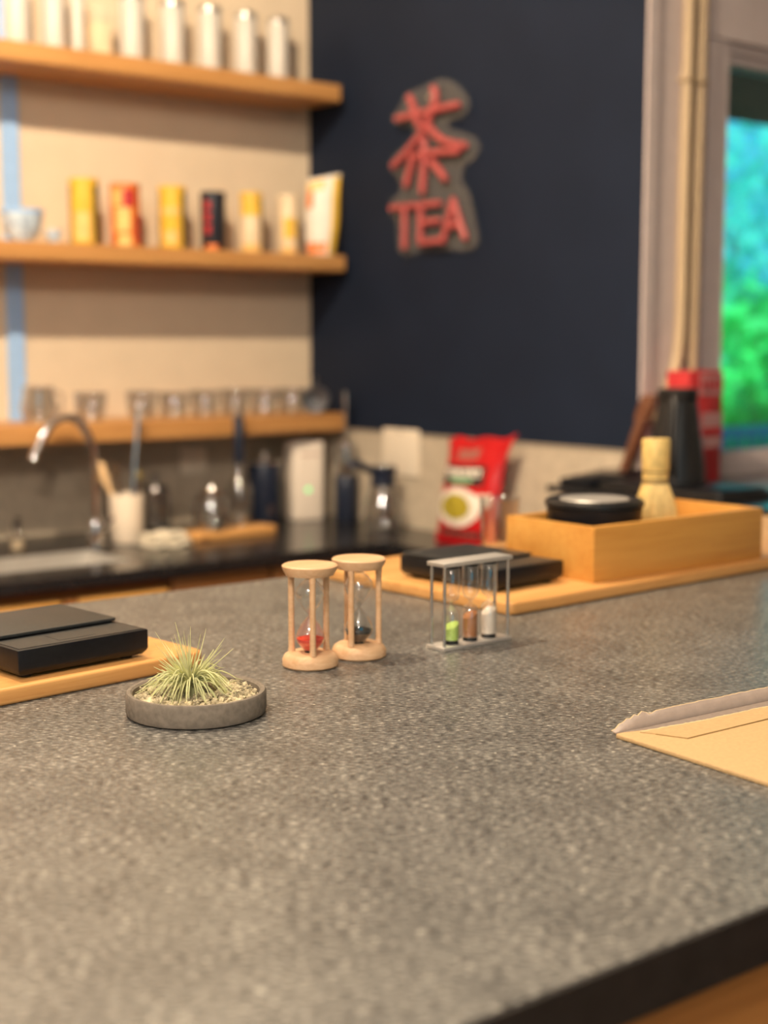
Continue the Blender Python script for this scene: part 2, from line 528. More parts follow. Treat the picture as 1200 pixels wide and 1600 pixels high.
# upper part of the stepped wall behind the navy wall, closing the room
struct(MB().box(XW + 0.02, XW + 0.1, YV + 0.1, YW + 0.1, 0, ZC).build('wall_outer', 'roomwall', smooth=False))

# ------------------------------------------------------------------ island, counters, shelves
isl = thing('counter_island', 'long counter with grey speckled top and black edge in the foreground', 'counter', (0, 0, 0))
MB().box(-1.6, 2.10, 0.449, 1.498, ZI - 0.03, ZI).build('worktop', 'island', isl, smooth=False, label='grey speckled laminate worktop')
MB().box(-1.602, 2.10, 0.446, 0.4492, ZI - 0.031, ZI - 0.0006).build('edge_band', 'island_edge', isl, smooth=False, label='black edge strip')
MB().box(-1.602, 2.10, 1.4978, 1.501, ZI - 0.031, ZI - 0.0006).build('edge_band', 'island_edge', isl, smooth=False, label='black edge strip')
MB().box(-1.58, 2.09, 0.452, 0.475, 0.0, ZI - 0.031).build('front_panel', 'panel_wood', isl, smooth=False, label='orange-brown oak panel')
MB().box(-1.58, 2.09, 1.40, 1.42, 0.0, ZI - 0.031).build('back_panel', 'panel_wood', isl, smooth=False)
MB().box(-1.58, -1.56, 0.475, 1.40, 0.0, ZI - 0.031).build('side_panel', 'panel_wood', isl, smooth=False)

sd = thing('side_counter', 'glossy black counter under the bright window at the right', 'counter')
MB().box(2.125, 2.305, YV - 0.02, 2.15, ZI - 0.014, ZI).box(2.125, 4.25, -0.6, YV - 0.017, ZI - 0.014, ZI).build('worktop', 'side_counter', sd, smooth=False)
MB().box(2.16, 2.30, YV - 0.05, 2.14, 0.0, ZI - 0.014).box(2.20, 4.2, -0.55, 2.03, 0, ZI - 0.014).build('body', 'cabinet_dark', sd, smooth=False)

YF = 2.65
bc = thing('back_counter', 'black countertop over wooden cabinets below the shelves', 'counter')
SX0, SX1, SY0, SY1 = 0.93, 1.47, 2.77, 2.98
ct = MB()
ct.box(-0.6, SX0, YF, YW - 0.008, ZB - 0.024, ZB)
ct.box(SX1, XW - 0.008, YF, YW - 0.008, ZB - 0.024, ZB)
ct.box(SX0, SX1, YF, SY0, ZB - 0.024, ZB)
ct.box(SX0, SX1, SY1, YW - 0.008, ZB - 0.024, ZB)
ct.box(2.08, XW - 0.008, 2.29, YF, ZB - 0.024, ZB)
ct.build('worktop', 'black_counter', bc, smooth=False, label='polished black countertop')
MB().box(-0.6, XW - 0.01, YF + 0.035, YF + 0.05, 0.08, ZB - 0.025).build('carcass', 'cabinet_dark', bc, smooth=False)
MB().box(2.11, XW - 0.01, 2.30, YF + 0.03, 0.08, ZB - 0.025).build('carcass', 'cabinet_dark', bc, smooth=False)
for i, (x0, x1, mt) in enumerate(((0.30, 0.74, 'cabinet_light'), (0.75, 1.0, 'cabinet_light'), (1.01, 1.25, 'cabinet_light'), (1.26, 1.285, 'panel_wood'), (1.29, 1.50, 'cabinet_light'), (1.51, 1.76, 'cabinet_dark'), (1.77, 2.07, 'cabinet_dark'))):
    MB().box(x0, x1, YF + 0.015, YF + 0.034, 0.10, ZB - 0.052 if i < 5 else ZB - 0.03).build('cabinet_door', mt, bc, bevel=0.002)
snk = thing('sink', 'steel sink basin set into the black countertop', 'sink', (0, 0, 0))
b = MB()
zb = ZB - 0.17
t = 0.004
b.box(SX0, SX1, SY0, SY1, zb, zb + t)
b.box(SX0, SX0 + t, SY0, SY1, zb + t, ZB - 0.001).box(SX1 - t, SX1, SY0, SY1, zb + t, ZB - 0.001)
b.box(SX0 + t, SX1 - t, SY0, SY0 + t, zb + t, ZB - 0.001).box(SX0 + t, SX1 - t, SY1 - t, SY1, zb + t, ZB - 0.001)
b.build('basin', 'satin', snk, smooth=False)
MB().lathe([(0.0, 0.0), (0.04, 0.0), (0.045, 0.003), (0.02, 0.004)], 24, ((SX0 + SX1) / 2, (SY0 + SY1) / 2, zb + t)).build('drain', 'darksteel', snk)

SY = 3.08
for (z0, z1, x1, lab) in ((1.996, 2.039, 2.272, 'topmost oak wall shelf carrying the white tins'), (1.558, 1.599, 2.285, 'middle oak wall shelf carrying yellow and orange tins'), (1.134, 1.181, 2.285, 'lowest oak wall shelf carrying the clear glasses')):
    tag(MB().box(-0.4, x1, SY, YW - 0.001, z0, z1).build('wall_shelf', 'shelf', bevel=0.003), lab, 'shelf', 'oak wall shelves')

# ------------------------------------------------------------------ things on the top shelf
def white_tin(x, y, w_, h, label):
    t = thing('tea_canister', label, 'tin', (x, y, 2.0392), 0, 'white tins on the top shelf')
    r = w_ / 2
    MB().lathe([(r * 0.97, 0), (r, 0.003), (r, h * 0.86), (r * 0.985, h * 0.865)], 28).build('body', 'white_tin', t)
    lid = MB().lathe([(r * 0.99, h * 0.868), (r * 1.02, h * 0.872), (r * 1.02, h * 0.93), (r * 0.9, h * 0.955), (r * 0.45, h * 0.965)], 28)
    lid = lid.build('lid', 'tinlid', t)
    MB().lathe([(r * 0.3, h * 0.962), (r * 0.34, h * 0.985), (r * 0.2, h)], 20).build('knob', 'tinlid', lid)
ords = (('broad white tin with steel lid at the far left of the top shelf', 1.404, 0.060), ('white tin second from the left on the top shelf', 1.493, 0.056), ('narrow white tin third from the left on the top shelf', 1.553, 0.034),
        ('white tin just right of the wide gap on the top shelf', 1.695, 0.062), ('white tin fourth from the navy wall on the top shelf', 1.806, 0.061), ('white tin third from the navy wall on the top shelf', 1.911, 0.060),
        ('white tin second from the navy wall on the top shelf', 2.017, 0.059), ('white tin nearest the navy wall on the top shelf', 2.115, 0.056))
for lab, x, w_ in ords:
    white_tin(x * 1.018, 3.197, w_, 0.180, lab)
k = thing('paper_box', 'small tan carton in the gap between white tins on the top shelf', 'box', (1.635, 3.20, 2.0392))
MB().box(-0.022, 0.022, -0.03, 0.03, 0, 0.125).build('body', 'creamp', k, bevel=0.002)
MB().box(-0.023, 0.023, -0.031, 0.031, 0.09, 0.127).build('lid', 'cream', k, bevel=0.002)

# ------------------------------------------------------------------ things on the middle shelf
ZM = 1.5992
def band(mb, r, z0, z1, a0, a1, n=10):
    mb.grid(lambda u, v: (r * math.cos(math.radians(a0 + (a1 - a0) * u)), r * math.sin(math.radians(a0 + (a1 - a0) * u)), z0 + (z1 - z0) * v), n, 1)
    return mb
FRONT = -128   # the direction, in degrees, in which the tins face the room
def print_tin(x, y, w_, h, body, lid, prints, label, name='tea_tin'):
    t = thing(name, label, 'tin', (x, y, ZM), 0, 'printed tins on the middle shelf')
    r = w_ / 2
    MB().lathe([(r * 0.97, 0), (r, 0.002), (r, h * 0.9), (r * 0.98, h * 0.905)], 28).build('body', body, t)
    MB().lathe([(r * 0.99, h * 0.906), (r * 1.015, h * 0.91), (r * 1.015, h * 0.99), (r * 0.97, h)], 28).build('lid', lid, t)
    for z0, z1, a0, a1, m_ in prints:
        band(MB(), r * 1.012, h * z0, h * z1, FRONT + a0, FRONT + a1).build('print', m_, t)
print_tin(1.580, 3.185, 0.070, 0.160, 'yellow', 'yellow', ((0.0, 0.9, -100, -45, 'olive'), (0.0, 0.9, 48, 105, 'olive'), (0.08, 0.5, -30, 35, 'amber')), 'tall plain yellow tin at the left of the middle shelf')
print_tin(1.690, 3.185, 0.072, 0.155, 'orange', 'orange', ((0.25, 0.62, -30, 30, 'amber'), (0.66, 0.9, -45, -8, 'amber'), (0.64, 0.9, 5, 50, 'redp'), (0.02, 0.2, -20, 35, 'amber'), (0.1, 0.5, 48, 95, 'redp')), 'orange and red patterned tin on the middle shelf')
print_tin(1.822, 3.185, 0.068, 0.158, 'yellow', 'yellow', ((0.02, 0.9, 50, 105, 'olive'), (0.02, 0.9, -105, -55, 'olive'), (0.55, 0.66, -40, 40, 'amber'), (0.1, 0.3, -30, 30, 'amber')), 'yellow tin between the orange tin and the black tin')
print_tin(1.941, 3.185, 0.064, 0.152, 'blacktin', 'blacktin', ((0.70, 0.84, -35, -5, 'redp'), (0.50, 0.64, -35, -5, 'redp'), (0.30, 0.44, -35, -5, 'redp'), (0.0, 0.12, -30, 30, 'orange')), 'blue-black tin with a column of small red marks')
print_tin(2.057, 3.185, 0.058, 0.157, 'creamp', 'yellow', ((0.62, 0.9, -60, 60, 'yellow'), (0.0, 0.16, -50, 50, 'amber'), (0.0, 0.9, 62, 110, 'olive')), 'cream tin with a yellow top on the middle shelf')
print_tin(2.174, 3.185, 0.054, 0.158, 'creamp', 'creamp', ((0.28, 0.62, -25, 50, 'yellow'), (0.0, 0.14, -40, 45, 'amber'), (0.0, 0.9, -110, -70, 'olive')), 'cream tin with a yellow patch beside the stand-up pouch')

pch = thing('tea_pouch', 'white and yellow stand-up pouch at the wall end of the middle shelf', 'pouch', (2.232, 3.12, ZM), -38)
def pouch(u, v):
    w2 = 0.036 + 0.012 * v + 0.004 * math.sin(v * 5)
    d = 0.026 * (1 - v) ** 0.7 + 0.002
    return (u, v, w2, d)
def pouch_pt(s, u, v):
    _, _, w2, d = pouch(u, v)
    a = (u - 0.5) * 2
    return (a * w2 + 0.010 * v, s * d * (1 - a * a) ** 0.5 * 1.0, 0.205 * v * (1 + 0.04 * a))
pm = MB()
pm.grid(lambda u, v: pouch_pt(-1, u, v), 12, 12)
pm.grid(lambda u, v: pouch_pt(1, u, v), 12, 12)
pm.build('bag', 'bagwhite', pch)
def ppatch(u0, u1, v0, v1, mt, nm='print'):
    MB().grid(lambda u, v: tuple(Vector(pouch_pt(-1, u0 + (u1 - u0) * u, v0 + (v1 - v0) * v)) + Vector((0, -0.0012, 0))), 8, 8).build(nm, mt, pch)
ppatch(0.80, 0.995, 0.02, 0.97, 'yellow')
ppatch(0.02, 0.55, 0.84, 0.97, 'amber')
ppatch(0.02, 0.20, 0.62, 0.84, 'orange')
ppatch(0.05, 0.70, 0.02, 0.16, 'orange')

cup = thing('blue_tea_bowl', 'wide blue and white tea bowl at the left end of the middle shelf', 'bowl', (1.395, 3.13, ZM))
MB().lathe([(0.022, 0), (0.024, 0.006), (0.040, 0.022), (0.047, 0.050), (0.049, 0.072), (0.047, 0.072), (0.044, 0.048), (0.037, 0.024), (0.001, 0.012)], 36, cap1=False).build('bowl', 'blueware', cup)
MB().lathe([(0.0492, 0.064), (0.0500, 0.067), (0.0495, 0.0735), (0.047, 0.0735)], 36, cap0=False, cap1=False).build('rim_band', 'paleblue', cup)
cup = thing('small_tea_cup', 'tiny pale blue cup right of the blue tea bowl', 'cup', (1.462, 3.105, ZM))
MB().lathe([(0.009, 0), (0.010, 0.003), (0.017, 0.016), (0.019, 0.030), (0.0175, 0.030), (0.015, 0.016), (0.001, 0.006)], 24, cap1=False).build('bowl', 'blueware', cup)
MB().lathe([(0.0192, 0.027), (0.0195, 0.029), (0.0185, 0.0308)], 24, cap0=False, cap1=False).build('rim_band', 'white_tin', cup)

# ------------------------------------------------------------------ glasses on the lowest shelf
ZS = 1.1812
glab = ('clear glass jug with a handle at the left of the lowest shelf', 'clear tumbler standing alone right of the glass jug', 'clear tumbler fourth from the left end of the lowest shelf',)
def tumbler(x, y, w_, h, label, mat='glassware'):
    r = w_ / 2
    t = thing('glass_tumbler', label, 'glass', (x, y, ZS), 0, 'clear glasses on the lowest shelf')
    MB().lathe([(r * 0.70, 0.0), (r * 0.74, 0.002), (r * 0.92, h * 0.5), (r, h), (r * 0.95, h), (r * 0.87, h * 0.5), (r * 0.69, 0.009), (0.001, 0.008)], 28, cap1=False).build('bowl', mat, t)
    MB().lathe([(r * 1.0, h - 0.001), (r * 1.03, h + 0.0005), (r * 1.0, h + 0.002)], 28, cap0=False, cap1=False).build('rim', mat, t)
for x, y, w_, h, lab in ((1.562, 3.14, 0.082, 0.068, 'clear tumbler standing alone, second from the left on the lowest shelf'),
                         (1.700, 3.14, 0.080, 0.068, 'third clear glass from the left on the lowest shelf, behind the steel ladle'),
                         (1.790, 3.14, 0.080, 0.064, 'fourth clear glass from the left on the lowest shelf'),
                         (1.880, 3.14, 0.080, 0.066, 'fifth clear glass from the left on the lowest shelf'),
                         (1.970, 3.14, 0.080, 0.068, 'clear glass directly above the black-necked bottle'),
                         (2.060, 3.14, 0.080, 0.066, 'clear glass third from the navy wall, above the navy canister'),
                         (2.148, 3.14, 0.078, 0.066, 'clear glass second from the navy wall on the lowest shelf')):
    tumbler(x, y, w_, h, lab)
j = thing('glass_jug', 'clear glass jug with handle at the left of the lowest shelf', 'jug', (1.425, 3.13, ZS), 10)
MB().lathe([(0.034, 0), (0.036, 0.003), (0.044, 0.035), (0.036, 0.070), (0.038, 0.086), (0.036, 0.086), (0.034, 0.070), (0.042, 0.035), (0.033, 0.006), (0.001, 0.005)], 28, cap1=False).build('body', 'glassware', j)
MB().tube(spline([(0.037, 0, 0.072), (0.066, 0, 0.066), (0.062, 0, 0.030), (0.043, 0, 0.024)]), 0.0042, 8).build('handle', 'glassware', j)
d = thing('dark_mug', 'dark grey mug lying on its side at the wall end of the lowest shelf', 'mug', (2.225, 3.135, ZS + 0.0362), -38)
MB().lathe([(0.030, 0.0), (0.034, 0.004), (0.036, 0.075), (0.032, 0.075), (0.029, 0.010), (0.001, 0.009)], 28, cap1=False).xform(lambda p: Vector((p.x, -p.z + 0.037, p.y))).build('body', 'darksteel', d)
MB().tube(spline([(0.034, 0.015, 0), (0.054, 0.010, 0), (0.052, -0.018, 0), (0.035, -0.022, 0)]), 0.004, 8).xform(lambda p: Vector((-p.z, p.y, p.x))).build('handle', 'darksteel', d)

# ------------------------------------------------------------------ things on the back counter
ZBc = ZB + 0.0002
fa = thing('gooseneck_faucet', 'chrome gooseneck faucet arching over the sink', 'faucet', (1.512, 3.030, ZBc))
MB().lathe([(0.024, 0), (0.024, 0.008), (0.019, 0.012), (0.018, 0.055), (0.016, 0.06)], 24).build('base', 'chrome', fa)
MB().tube(spline([(0, 0, 0.058), (0, 0, 0.16), (-0.004, 0, 0.235), (-0.035, 0, 0.292), (-0.075, 0, 0.302), (-0.110, 0, 0.285)], 8), 0.0095, 12).build('neck', 'chrome', fa)
MB().tube([(-0.108, 0, 0.286), (-0.125, 0, 0.262), (-0.152, 0, 0.208)], [0.0105, 0.012, 0.013], 14).build('spray_head', 'chrome', fa)
h_ = MB().tube([(0.004, -0.014, 0.042), (0.010, -0.040, 0.052), (0.014, -0.062, 0.068)], [0.007, 0.006, 0.005], 10).build('lever', 'chrome', fa)

so = thing('soap_bottle', 'small clear soap bottle standing behind the sink', 'bottle', (1.330, 3.06, ZBc))
MB().lathe([(0.016, 0), (0.018, 0.003), (0.018, 0.038), (0.010, 0.046), (0.009, 0.052)], 20).build('bottle', 'glassware', so)
MB().lathe([(0.0155, 0.004), (0.0155, 0.022)], 20).build('soap', 'creamp', so)
MB().lathe([(0.010, 0.052), (0.010, 0.064), (0.004, 0.066), (0.004, 0.078)], 16).tube([(0, 0, 0.076), (0.0, -0.022, 0.074)], 0.0035, 8).build('pump', 'darksteel', so)

cr = thing('utensil_crock', 'white ceramic crock full of utensils beside the faucet', 'crock', (1.595, 3.03, ZBc))
MB().lathe([(0.037, 0), (0.040, 0.004), (0.041, 0.114), (0.0405, 0.117), (0.037, 0.116), (0.036, 0.008), (0.001, 0.007)], 32, cap1=False).build('pot', 'ceramic', cr)
def utensil(name, label, cat, pts, rad, mat, headpts=None, headr=None, head='blade', hm=None):
    t = thing(name, label, cat, pts[0])
    o = Vector(pts[0])
    MB().tube([Vector(p) - o for p in pts], rad, 8).build('handle', mat, t)
    if headpts:
        m_ = MB().tube([Vector(p) - o for p in headpts], headr, 12)
        m_.build(head, hm or mat, t)
cx, cy = 1.595, 3.03
utensil('wooden_spoon', 'pale wooden spoon leaning left out of the white crock', 'spoon', [(cx + 0.010, cy - 0.008, ZB + 0.012), (cx - 0.034, cy + 0.022, ZB + 0.130)], 0.006, 'honeywood', [(cx - 0.034, cy + 0.022, ZB + 0.130), (cx - 0.043, cy + 0.029, ZB + 0.155), (cx - 0.051, cy + 0.036, ZB + 0.183), (cx - 0.054, cy + 0.038, ZB + 0.195)], [0.006, 0.013, 0.014, 0.006])
utensil('wooden_spatula', 'dark wooden spatula in the middle of the white crock', 'spatula', [(cx - 0.004, cy + 0.012, ZB + 0.012), (cx - 0.014, cy + 0.018, ZB + 0.150)], 0.006, 'utensil', [(cx - 0.014, cy + 0.018, ZB + 0.148), (cx - 0.016, cy + 0.018, ZB + 0.165), (cx - 0.018, cy + 0.018, ZB + 0.186)], [0.006, 0.011, 0.010])
utensil('steel_ladle', 'tall steel ladle standing upright in the white crock', 'ladle', [(cx + 0.004, cy - 0.01, ZB + 0.012), (cx + 0.022, cy - 0.004, ZB + 0.20), (cx + 0.036, cy, ZB + 0.315)], [0.006, 0.0055, 0.005], 'steel', [(cx + 0.036, cy, ZB + 0.313), (cx + 0.037, cy, ZB + 0.322), (cx + 0.037, cy, ZB + 0.330)], [0.005, 0.012, 0.008], 'hook')
utensil('bamboo_scoop', 'short olive scoop on the right of the white crock', 'scoop', [(cx + 0.020, cy + 0.01, ZB + 0.012), (cx + 0.034, cy + 0.004, ZB + 0.150)], 0.005, 'utensil', [(cx + 0.034, cy + 0.004, ZB + 0.146), (cx + 0.036, cy + 0.003, ZB + 0.158), (cx + 0.037, cy + 0.003, ZB + 0.170)], [0.006, 0.011, 0.005], 'bowl', 'olive')

cl = thing('folded_cloth', 'folded white cloth on the counter right of the crock', 'cloth', (1.640, 2.93, ZBc), 6)
for i in range(3):
    MB().grid(lambda u, v, i=i: ((u - 0.5) * (0.10 - 0.006 * i), (v - 0.5) * (0.08 - 0.006 * i), 0.004 + 0.011 * i + 0.003 * math.sin(u * 9 + i) * math.cos(v * 7)), 14, 10).build('fold', 'cloth', cl)
for c in cl.children:
    so_ = c.modifiers.new('solid', 'SOLIDIFY')
    so_.thickness = 0.008
    so_.offset = 0

bd = thing('small_serving_board', 'small wooden serving board under the glass teapot', 'board', (1.790, 3.02, ZBc), 3)
MB().prism(rrect(-0.060, 0.185, -0.075, -0.005, 0.012), 0, 0.018).build('board', 'bamboo_board', bd, bevel=0.003)
MB().box(-0.05, -0.02, -0.0765, -0.074, 0.002, 0.006).build('foot', 'cabinet_dark', bd)
tp = thing('glass_teapot', 'clear glass teapot on the small serving board', 'teapot', (1.800, 2.978, ZB + 0.0185), 200)
MB().lathe([(0.034, 0), (0.036, 0.002), (0.047, 0.030), (0.045, 0.060), (0.034, 0.088), (0.032, 0.088), (0.043, 0.060), (0.045, 0.030), (0.034, 0.006), (0.001, 0.005)], 32, cap1=False).build('body', 'glassware', tp)
MB().lathe([(0.036, 0.0885), (0.036, 0.094), (0.012, 0.100), (0.008, 0.108), (0.011, 0.116), (0.003, 0.120)], 24).build('lid', 'steel', tp)
MB().tube(spline([(0.045, 0, 0.035), (0.062, 0, 0.055), (0.068, 0, 0.082)]), 0.007, 10).build('spout', 'glassware', tp)
MB().tube(spline([(-0.036, 0, 0.084), (-0.072, 0, 0.080), (-0.070, 0, 0.035), (-0.046, 0, 0.026)]), 0.005, 8).build('handle', 'darksteel', tp)
fp = thing('french_press', 'small glass press with steel frame left of the glass teapot', 'press', (1.735, 3.14, ZBc))
MB().lathe([(0.030, 0.004), (0.031, 0.006), (0.031, 0.105), (0.029, 0.105), (0.029, 0.008), (0.001, 0.007)], 28, cap1=False).build('beaker', 'glassware', fp)
MB().lathe([(0.032, 0), (0.034, 0.001), (0.034, 0.012), (0.032, 0.013)], 28).build('base', 'darksteel', fp)
for a in range(4):
    an = PI / 4 + a * PI / 2
    MB().tube([(0.033 * math.cos(an), 0.033 * math.sin(an), 0.008), (0.033 * math.cos(an), 0.033 * math.sin(an), 0.105)], 0.003, 8).build('frame_bar', 'steel', fp)
MB().lathe([(0.033, 0.1052), (0.034, 0.108), (0.030, 0.118), (0.006, 0.122), (0.004, 0.135), (0.009, 0.140), (0.009, 0.148), (0.003, 0.151)], 24).build('lid', 'darksteel', fp)
ou = thing('wall_outlet', 'white outlet plate on the ribbed tiles behind the teapot', 'outlet', (1.922, YW - 0.0075, 1.062))
MB().box(-0.040, 0.040, -0.005, 0, -0.038, 0.038).build('plate', 'card', ou, bevel=0.002)
for dx in (-0.018, 0.018):
    MB().box(dx - 0.011, dx + 0.011, -0.0075, -0.005, -0.018, 0.018).build('socket', 'ceramic', ou, bevel=0.001)

bt = thing('black_necked_bottle', 'tall bottle with a long black neck left of the navy canister', 'bottle', (1.922, 3.045, ZBc))
MB().lathe([(0.030, 0), (0.032, 0.003), (0.032, 0.105), (0.022, 0.130), (0.011, 0.150), (0.010, 0.190), (0.001, 0.191)], 28, cap1=False).build('body', 'glassware', bt)
MB().lathe([(0.0125, 0.172), (0.0130, 0.175), (0.0130, 0.285), (0.010, 0.290)], 20).build('neck', 'navycan', bt)
MB().lathe([(0.0105, 0.2902), (0.012, 0.293), (0.011, 0.304), (0.004, 0.306)], 18).build('cap', 'chrome', bt)
nv = thing('navy_canister', 'dark navy canister with a steel lid on the black counter', 'canister', (2.060, 3.14, ZBc))
MB().lathe([(0.043, 0), (0.045, 0.003), (0.045, 0.155), (0.044, 0.158)], 32).build('body', 'navycan', nv)
MB().lathe([(0.046, 0.1582), (0.046, 0.166), (0.020, 0.170), (0.010, 0.172), (0.009, 0.178), (0.013, 0.186), (0.004, 0.189)], 32).build('lid', 'steel', nv)
band(MB(), 0.0455, 0.025, 0.05, -110, -95, 4).build('badge', 'steel', nv)
wd = thing('white_dispenser', 'white upright appliance with a green light on the counter', 'appliance', (2.195, 3.15, ZBc), -12)
MB().prism(rrect(-0.046, 0.046, -0.04, 0.04, 0.016), 0, 0.212).build('body', 'whiteplastic', wd, bevel=0.005)
MB().lathe([(0.001, 0), (0.0075, 0.0), (0.007, 0.0015), (0.001, 0.002)], 16).xform(lambda p: Vector((p.x - 0.005, -p.z - 0.0402, p.y + 0.082))).build('indicator_light', 'led', wd)
MB().box(-0.03, 0.03, -0.0408, -0.04, 0.175, 0.178).build('seam', 'baggrey', wd, smooth=False)
bk = thing('black_plunger_jar', 'black jar with a tall steel rod beside the white appliance', 'jar', (2.258, 3.045, ZBc))
MB().lathe([(0.029, 0), (0.031, 0.003), (0.031, 0.118), (0.029, 0.122)], 28).build('body', 'navycan', bk)
MB().lathe([(0.030, 0.1222), (0.030, 0.200), (0.028, 0.206), (0.0275, 0.206), (0.0295, 0.199), (0.0295, 0.1225)], 28, cap0=False, cap1=False).build('glass_dome', 'glassware', bk)
MB().lathe([(0.0045, 0.122), (0.0045, 0.310)], 12).build('rod', 'steel', bk)
MB().lathe([(0.005, 0.31), (0.008, 0.313), (0.008, 0.345), (0.004, 0.348)], 14).build('knob', 'steel', bk)
MB().lathe([(0.012, 0.190), (0.015, 0.196), (0.015, 0.206), (0.008, 0.212)], 16).build('collar', 'chrome', bk)
ca = thing('glass_carafe', 'clear glass carafe with a black collar left of the red bag', 'carafe', (2.220, 2.835, ZBc))
MB().lathe([(0.040, 0), (0.042, 0.002), (0.050, 0.030), (0.046, 0.070), (0.028, 0.120), (0.024, 0.135), (0.034, 0.165), (0.032, 0.165), (0.022, 0.135), (0.026, 0.119), (0.044, 0.070), (0.048, 0.030), (0.040, 0.005), (0.001, 0.004)], 32, cap1=False).build('body', 'glassware', ca)
MB().lathe([(0.030, 0.112), (0.033, 0.115), (0.030, 0.134), (0.036, 0.158), (0.034, 0.160), (0.026, 0.134), (0.029, 0.114)], 32, cap0=False, cap1=False).build('collar', 'navycan', ca)
MB().tube(spline([(-0.03, 0.01, 0.150), (-0.070, 0.020, 0.172), (-0.082, 0.024, 0.160)]), [0.010] * 17, 8).build('handle', 'navycan', ca)
cdw = thing('notice_card', 'blank white card fixed to the ribbed tiles below the navy paint', 'card', (XW - 0.0085, 2.862, 1.088), 0)
MB().prism(rrect(-0.075, 0.075, -0.060, 0.060, 0.008), 0, 0.003).xform(lambda p: Vector((-p.z, p.x, p.y))).build('card', 'card', cdw, bevel=0.0006)
MB().lathe([(0.004, 0), (0.004, 0.002), (0.001, 0.003)], 10).xform(lambda p: Vector((-0.003 - p.z, p.x, p.y + 0.052))).build('pin', 'steel', cdw)

# red bag of beans: faces the room, leans on the navy wall
bag = thing('bean_bag', 'red foil bag with a picture of green beans on the counter', 'bag', (2.235, 2.508, ZBc), -90, tilt=None)
def bag_pt(s, u, v, off=0.0):
    a = (u - 0.5) * 2
    half = 0.098 + 0.012 * (2 * abs(v - 0.5)) ** 3 + (0.022 * v ** 6 if a > 0 else 0)
    d = 0.036 * (max(0.0, math.sin(PI * min(1, max(0, v * 0.94 + 0.06)))) ** 0.7) * (max(0, 1 - a * a) ** 0.55)
    z = 0.250 * v + (0.016 * a * a * (1 if a > 0 else -0.5)) * v + 0.004 * math.sin(a * 7) * (v ** 4)
    lean = 0.045 * v
    wr = 0.0018 * math.sin(a * 11 + v * 9) * (1 - abs(2 * v - 1)) 
    return Vector((a * half, lean - 0.026 + s * (d + wr) + (s * off), z))
bm_ = MB()
bm_.grid(lambda u, v: bag_pt(-1, u, v), 28, 30)
bm_.grid(lambda u, v: bag_pt(1, u, v), 28, 30)
bm_.build('pouch', 'bagred', bag, angle=80)
def bag_decal(name, mt, fn, nu=16, nv=8, off=0.0012, label=None, parent=None):
    return MB().grid(lambda u, v: bag_pt(-1, *fn(u, v), off=off), nu, nv).build(name, mt, parent or bag, angle=80, label=label)
rect = lambda u0, u1, v0, v1, sk=0.0: (lambda u, v: (u0 + (u1 - u0) * u, v0 + (v1 - v0) * v + sk * (u - 0.5)))
def disc(cu, cv, ru, rv):
    return lambda u, v: (cu + ru * v * math.cos(2 * PI * u), cv + rv * v * math.sin(2 * PI * u))
ban = bag_decal('banner', 'bagblack', rect(0.08, 0.82, 0.560, 0.745), label='black banner')
for i in range(6):
    u0 = 0.105 + i * 0.112
    bag_decal('letter_block', 'bagwhite', rect(u0, u0 + 0.095, 0.640, 0.715), 3, 3, 0.0022, parent=ban)
    bag_decal('letter_block', 'bagblack', rect(u0 + 0.03, u0 + 0.062, 0.650 if i % 2 else 0.635, 0.695 if i % 2 else 0.68), 2, 2, 0.003, parent=ban)
bag_decal('stripe', 'baggreen', rect(0.26, 0.66, 0.585, 0.628), 10, 2, 0.0022, parent=ban)
bag_decal('crest', 'baggrey', rect(0.28, 0.64, 0.80, 0.90), 8, 4, 0.0012)
bpr = bag_decal('bowl_print', 'bagwhite', disc(0.44, 0.355, 0.40, 0.185), 36, 5, 0.0014, 'white bowl print')
bag_decal('bowl_lip', 'bagwhite', rect(0.70, 0.95, 0.36, 0.475), 6, 4, 0.0013)
bag_decal('bean_print', 'beans', disc(0.42, 0.36, 0.27, 0.120), 32, 5, 0.0026, 'round heap of green beans', bpr)
bag_decal('text_line', 'bagblack', rect(0.16, 0.84, 0.075, 0.135), 10, 2, 0.0014)
for i in range(7):
    bag_decal('letter_block', 'baggrey', rect(0.18 + i * 0.09, 0.24 + i * 0.09, 0.09, 0.12), 1, 1, 0.0022)

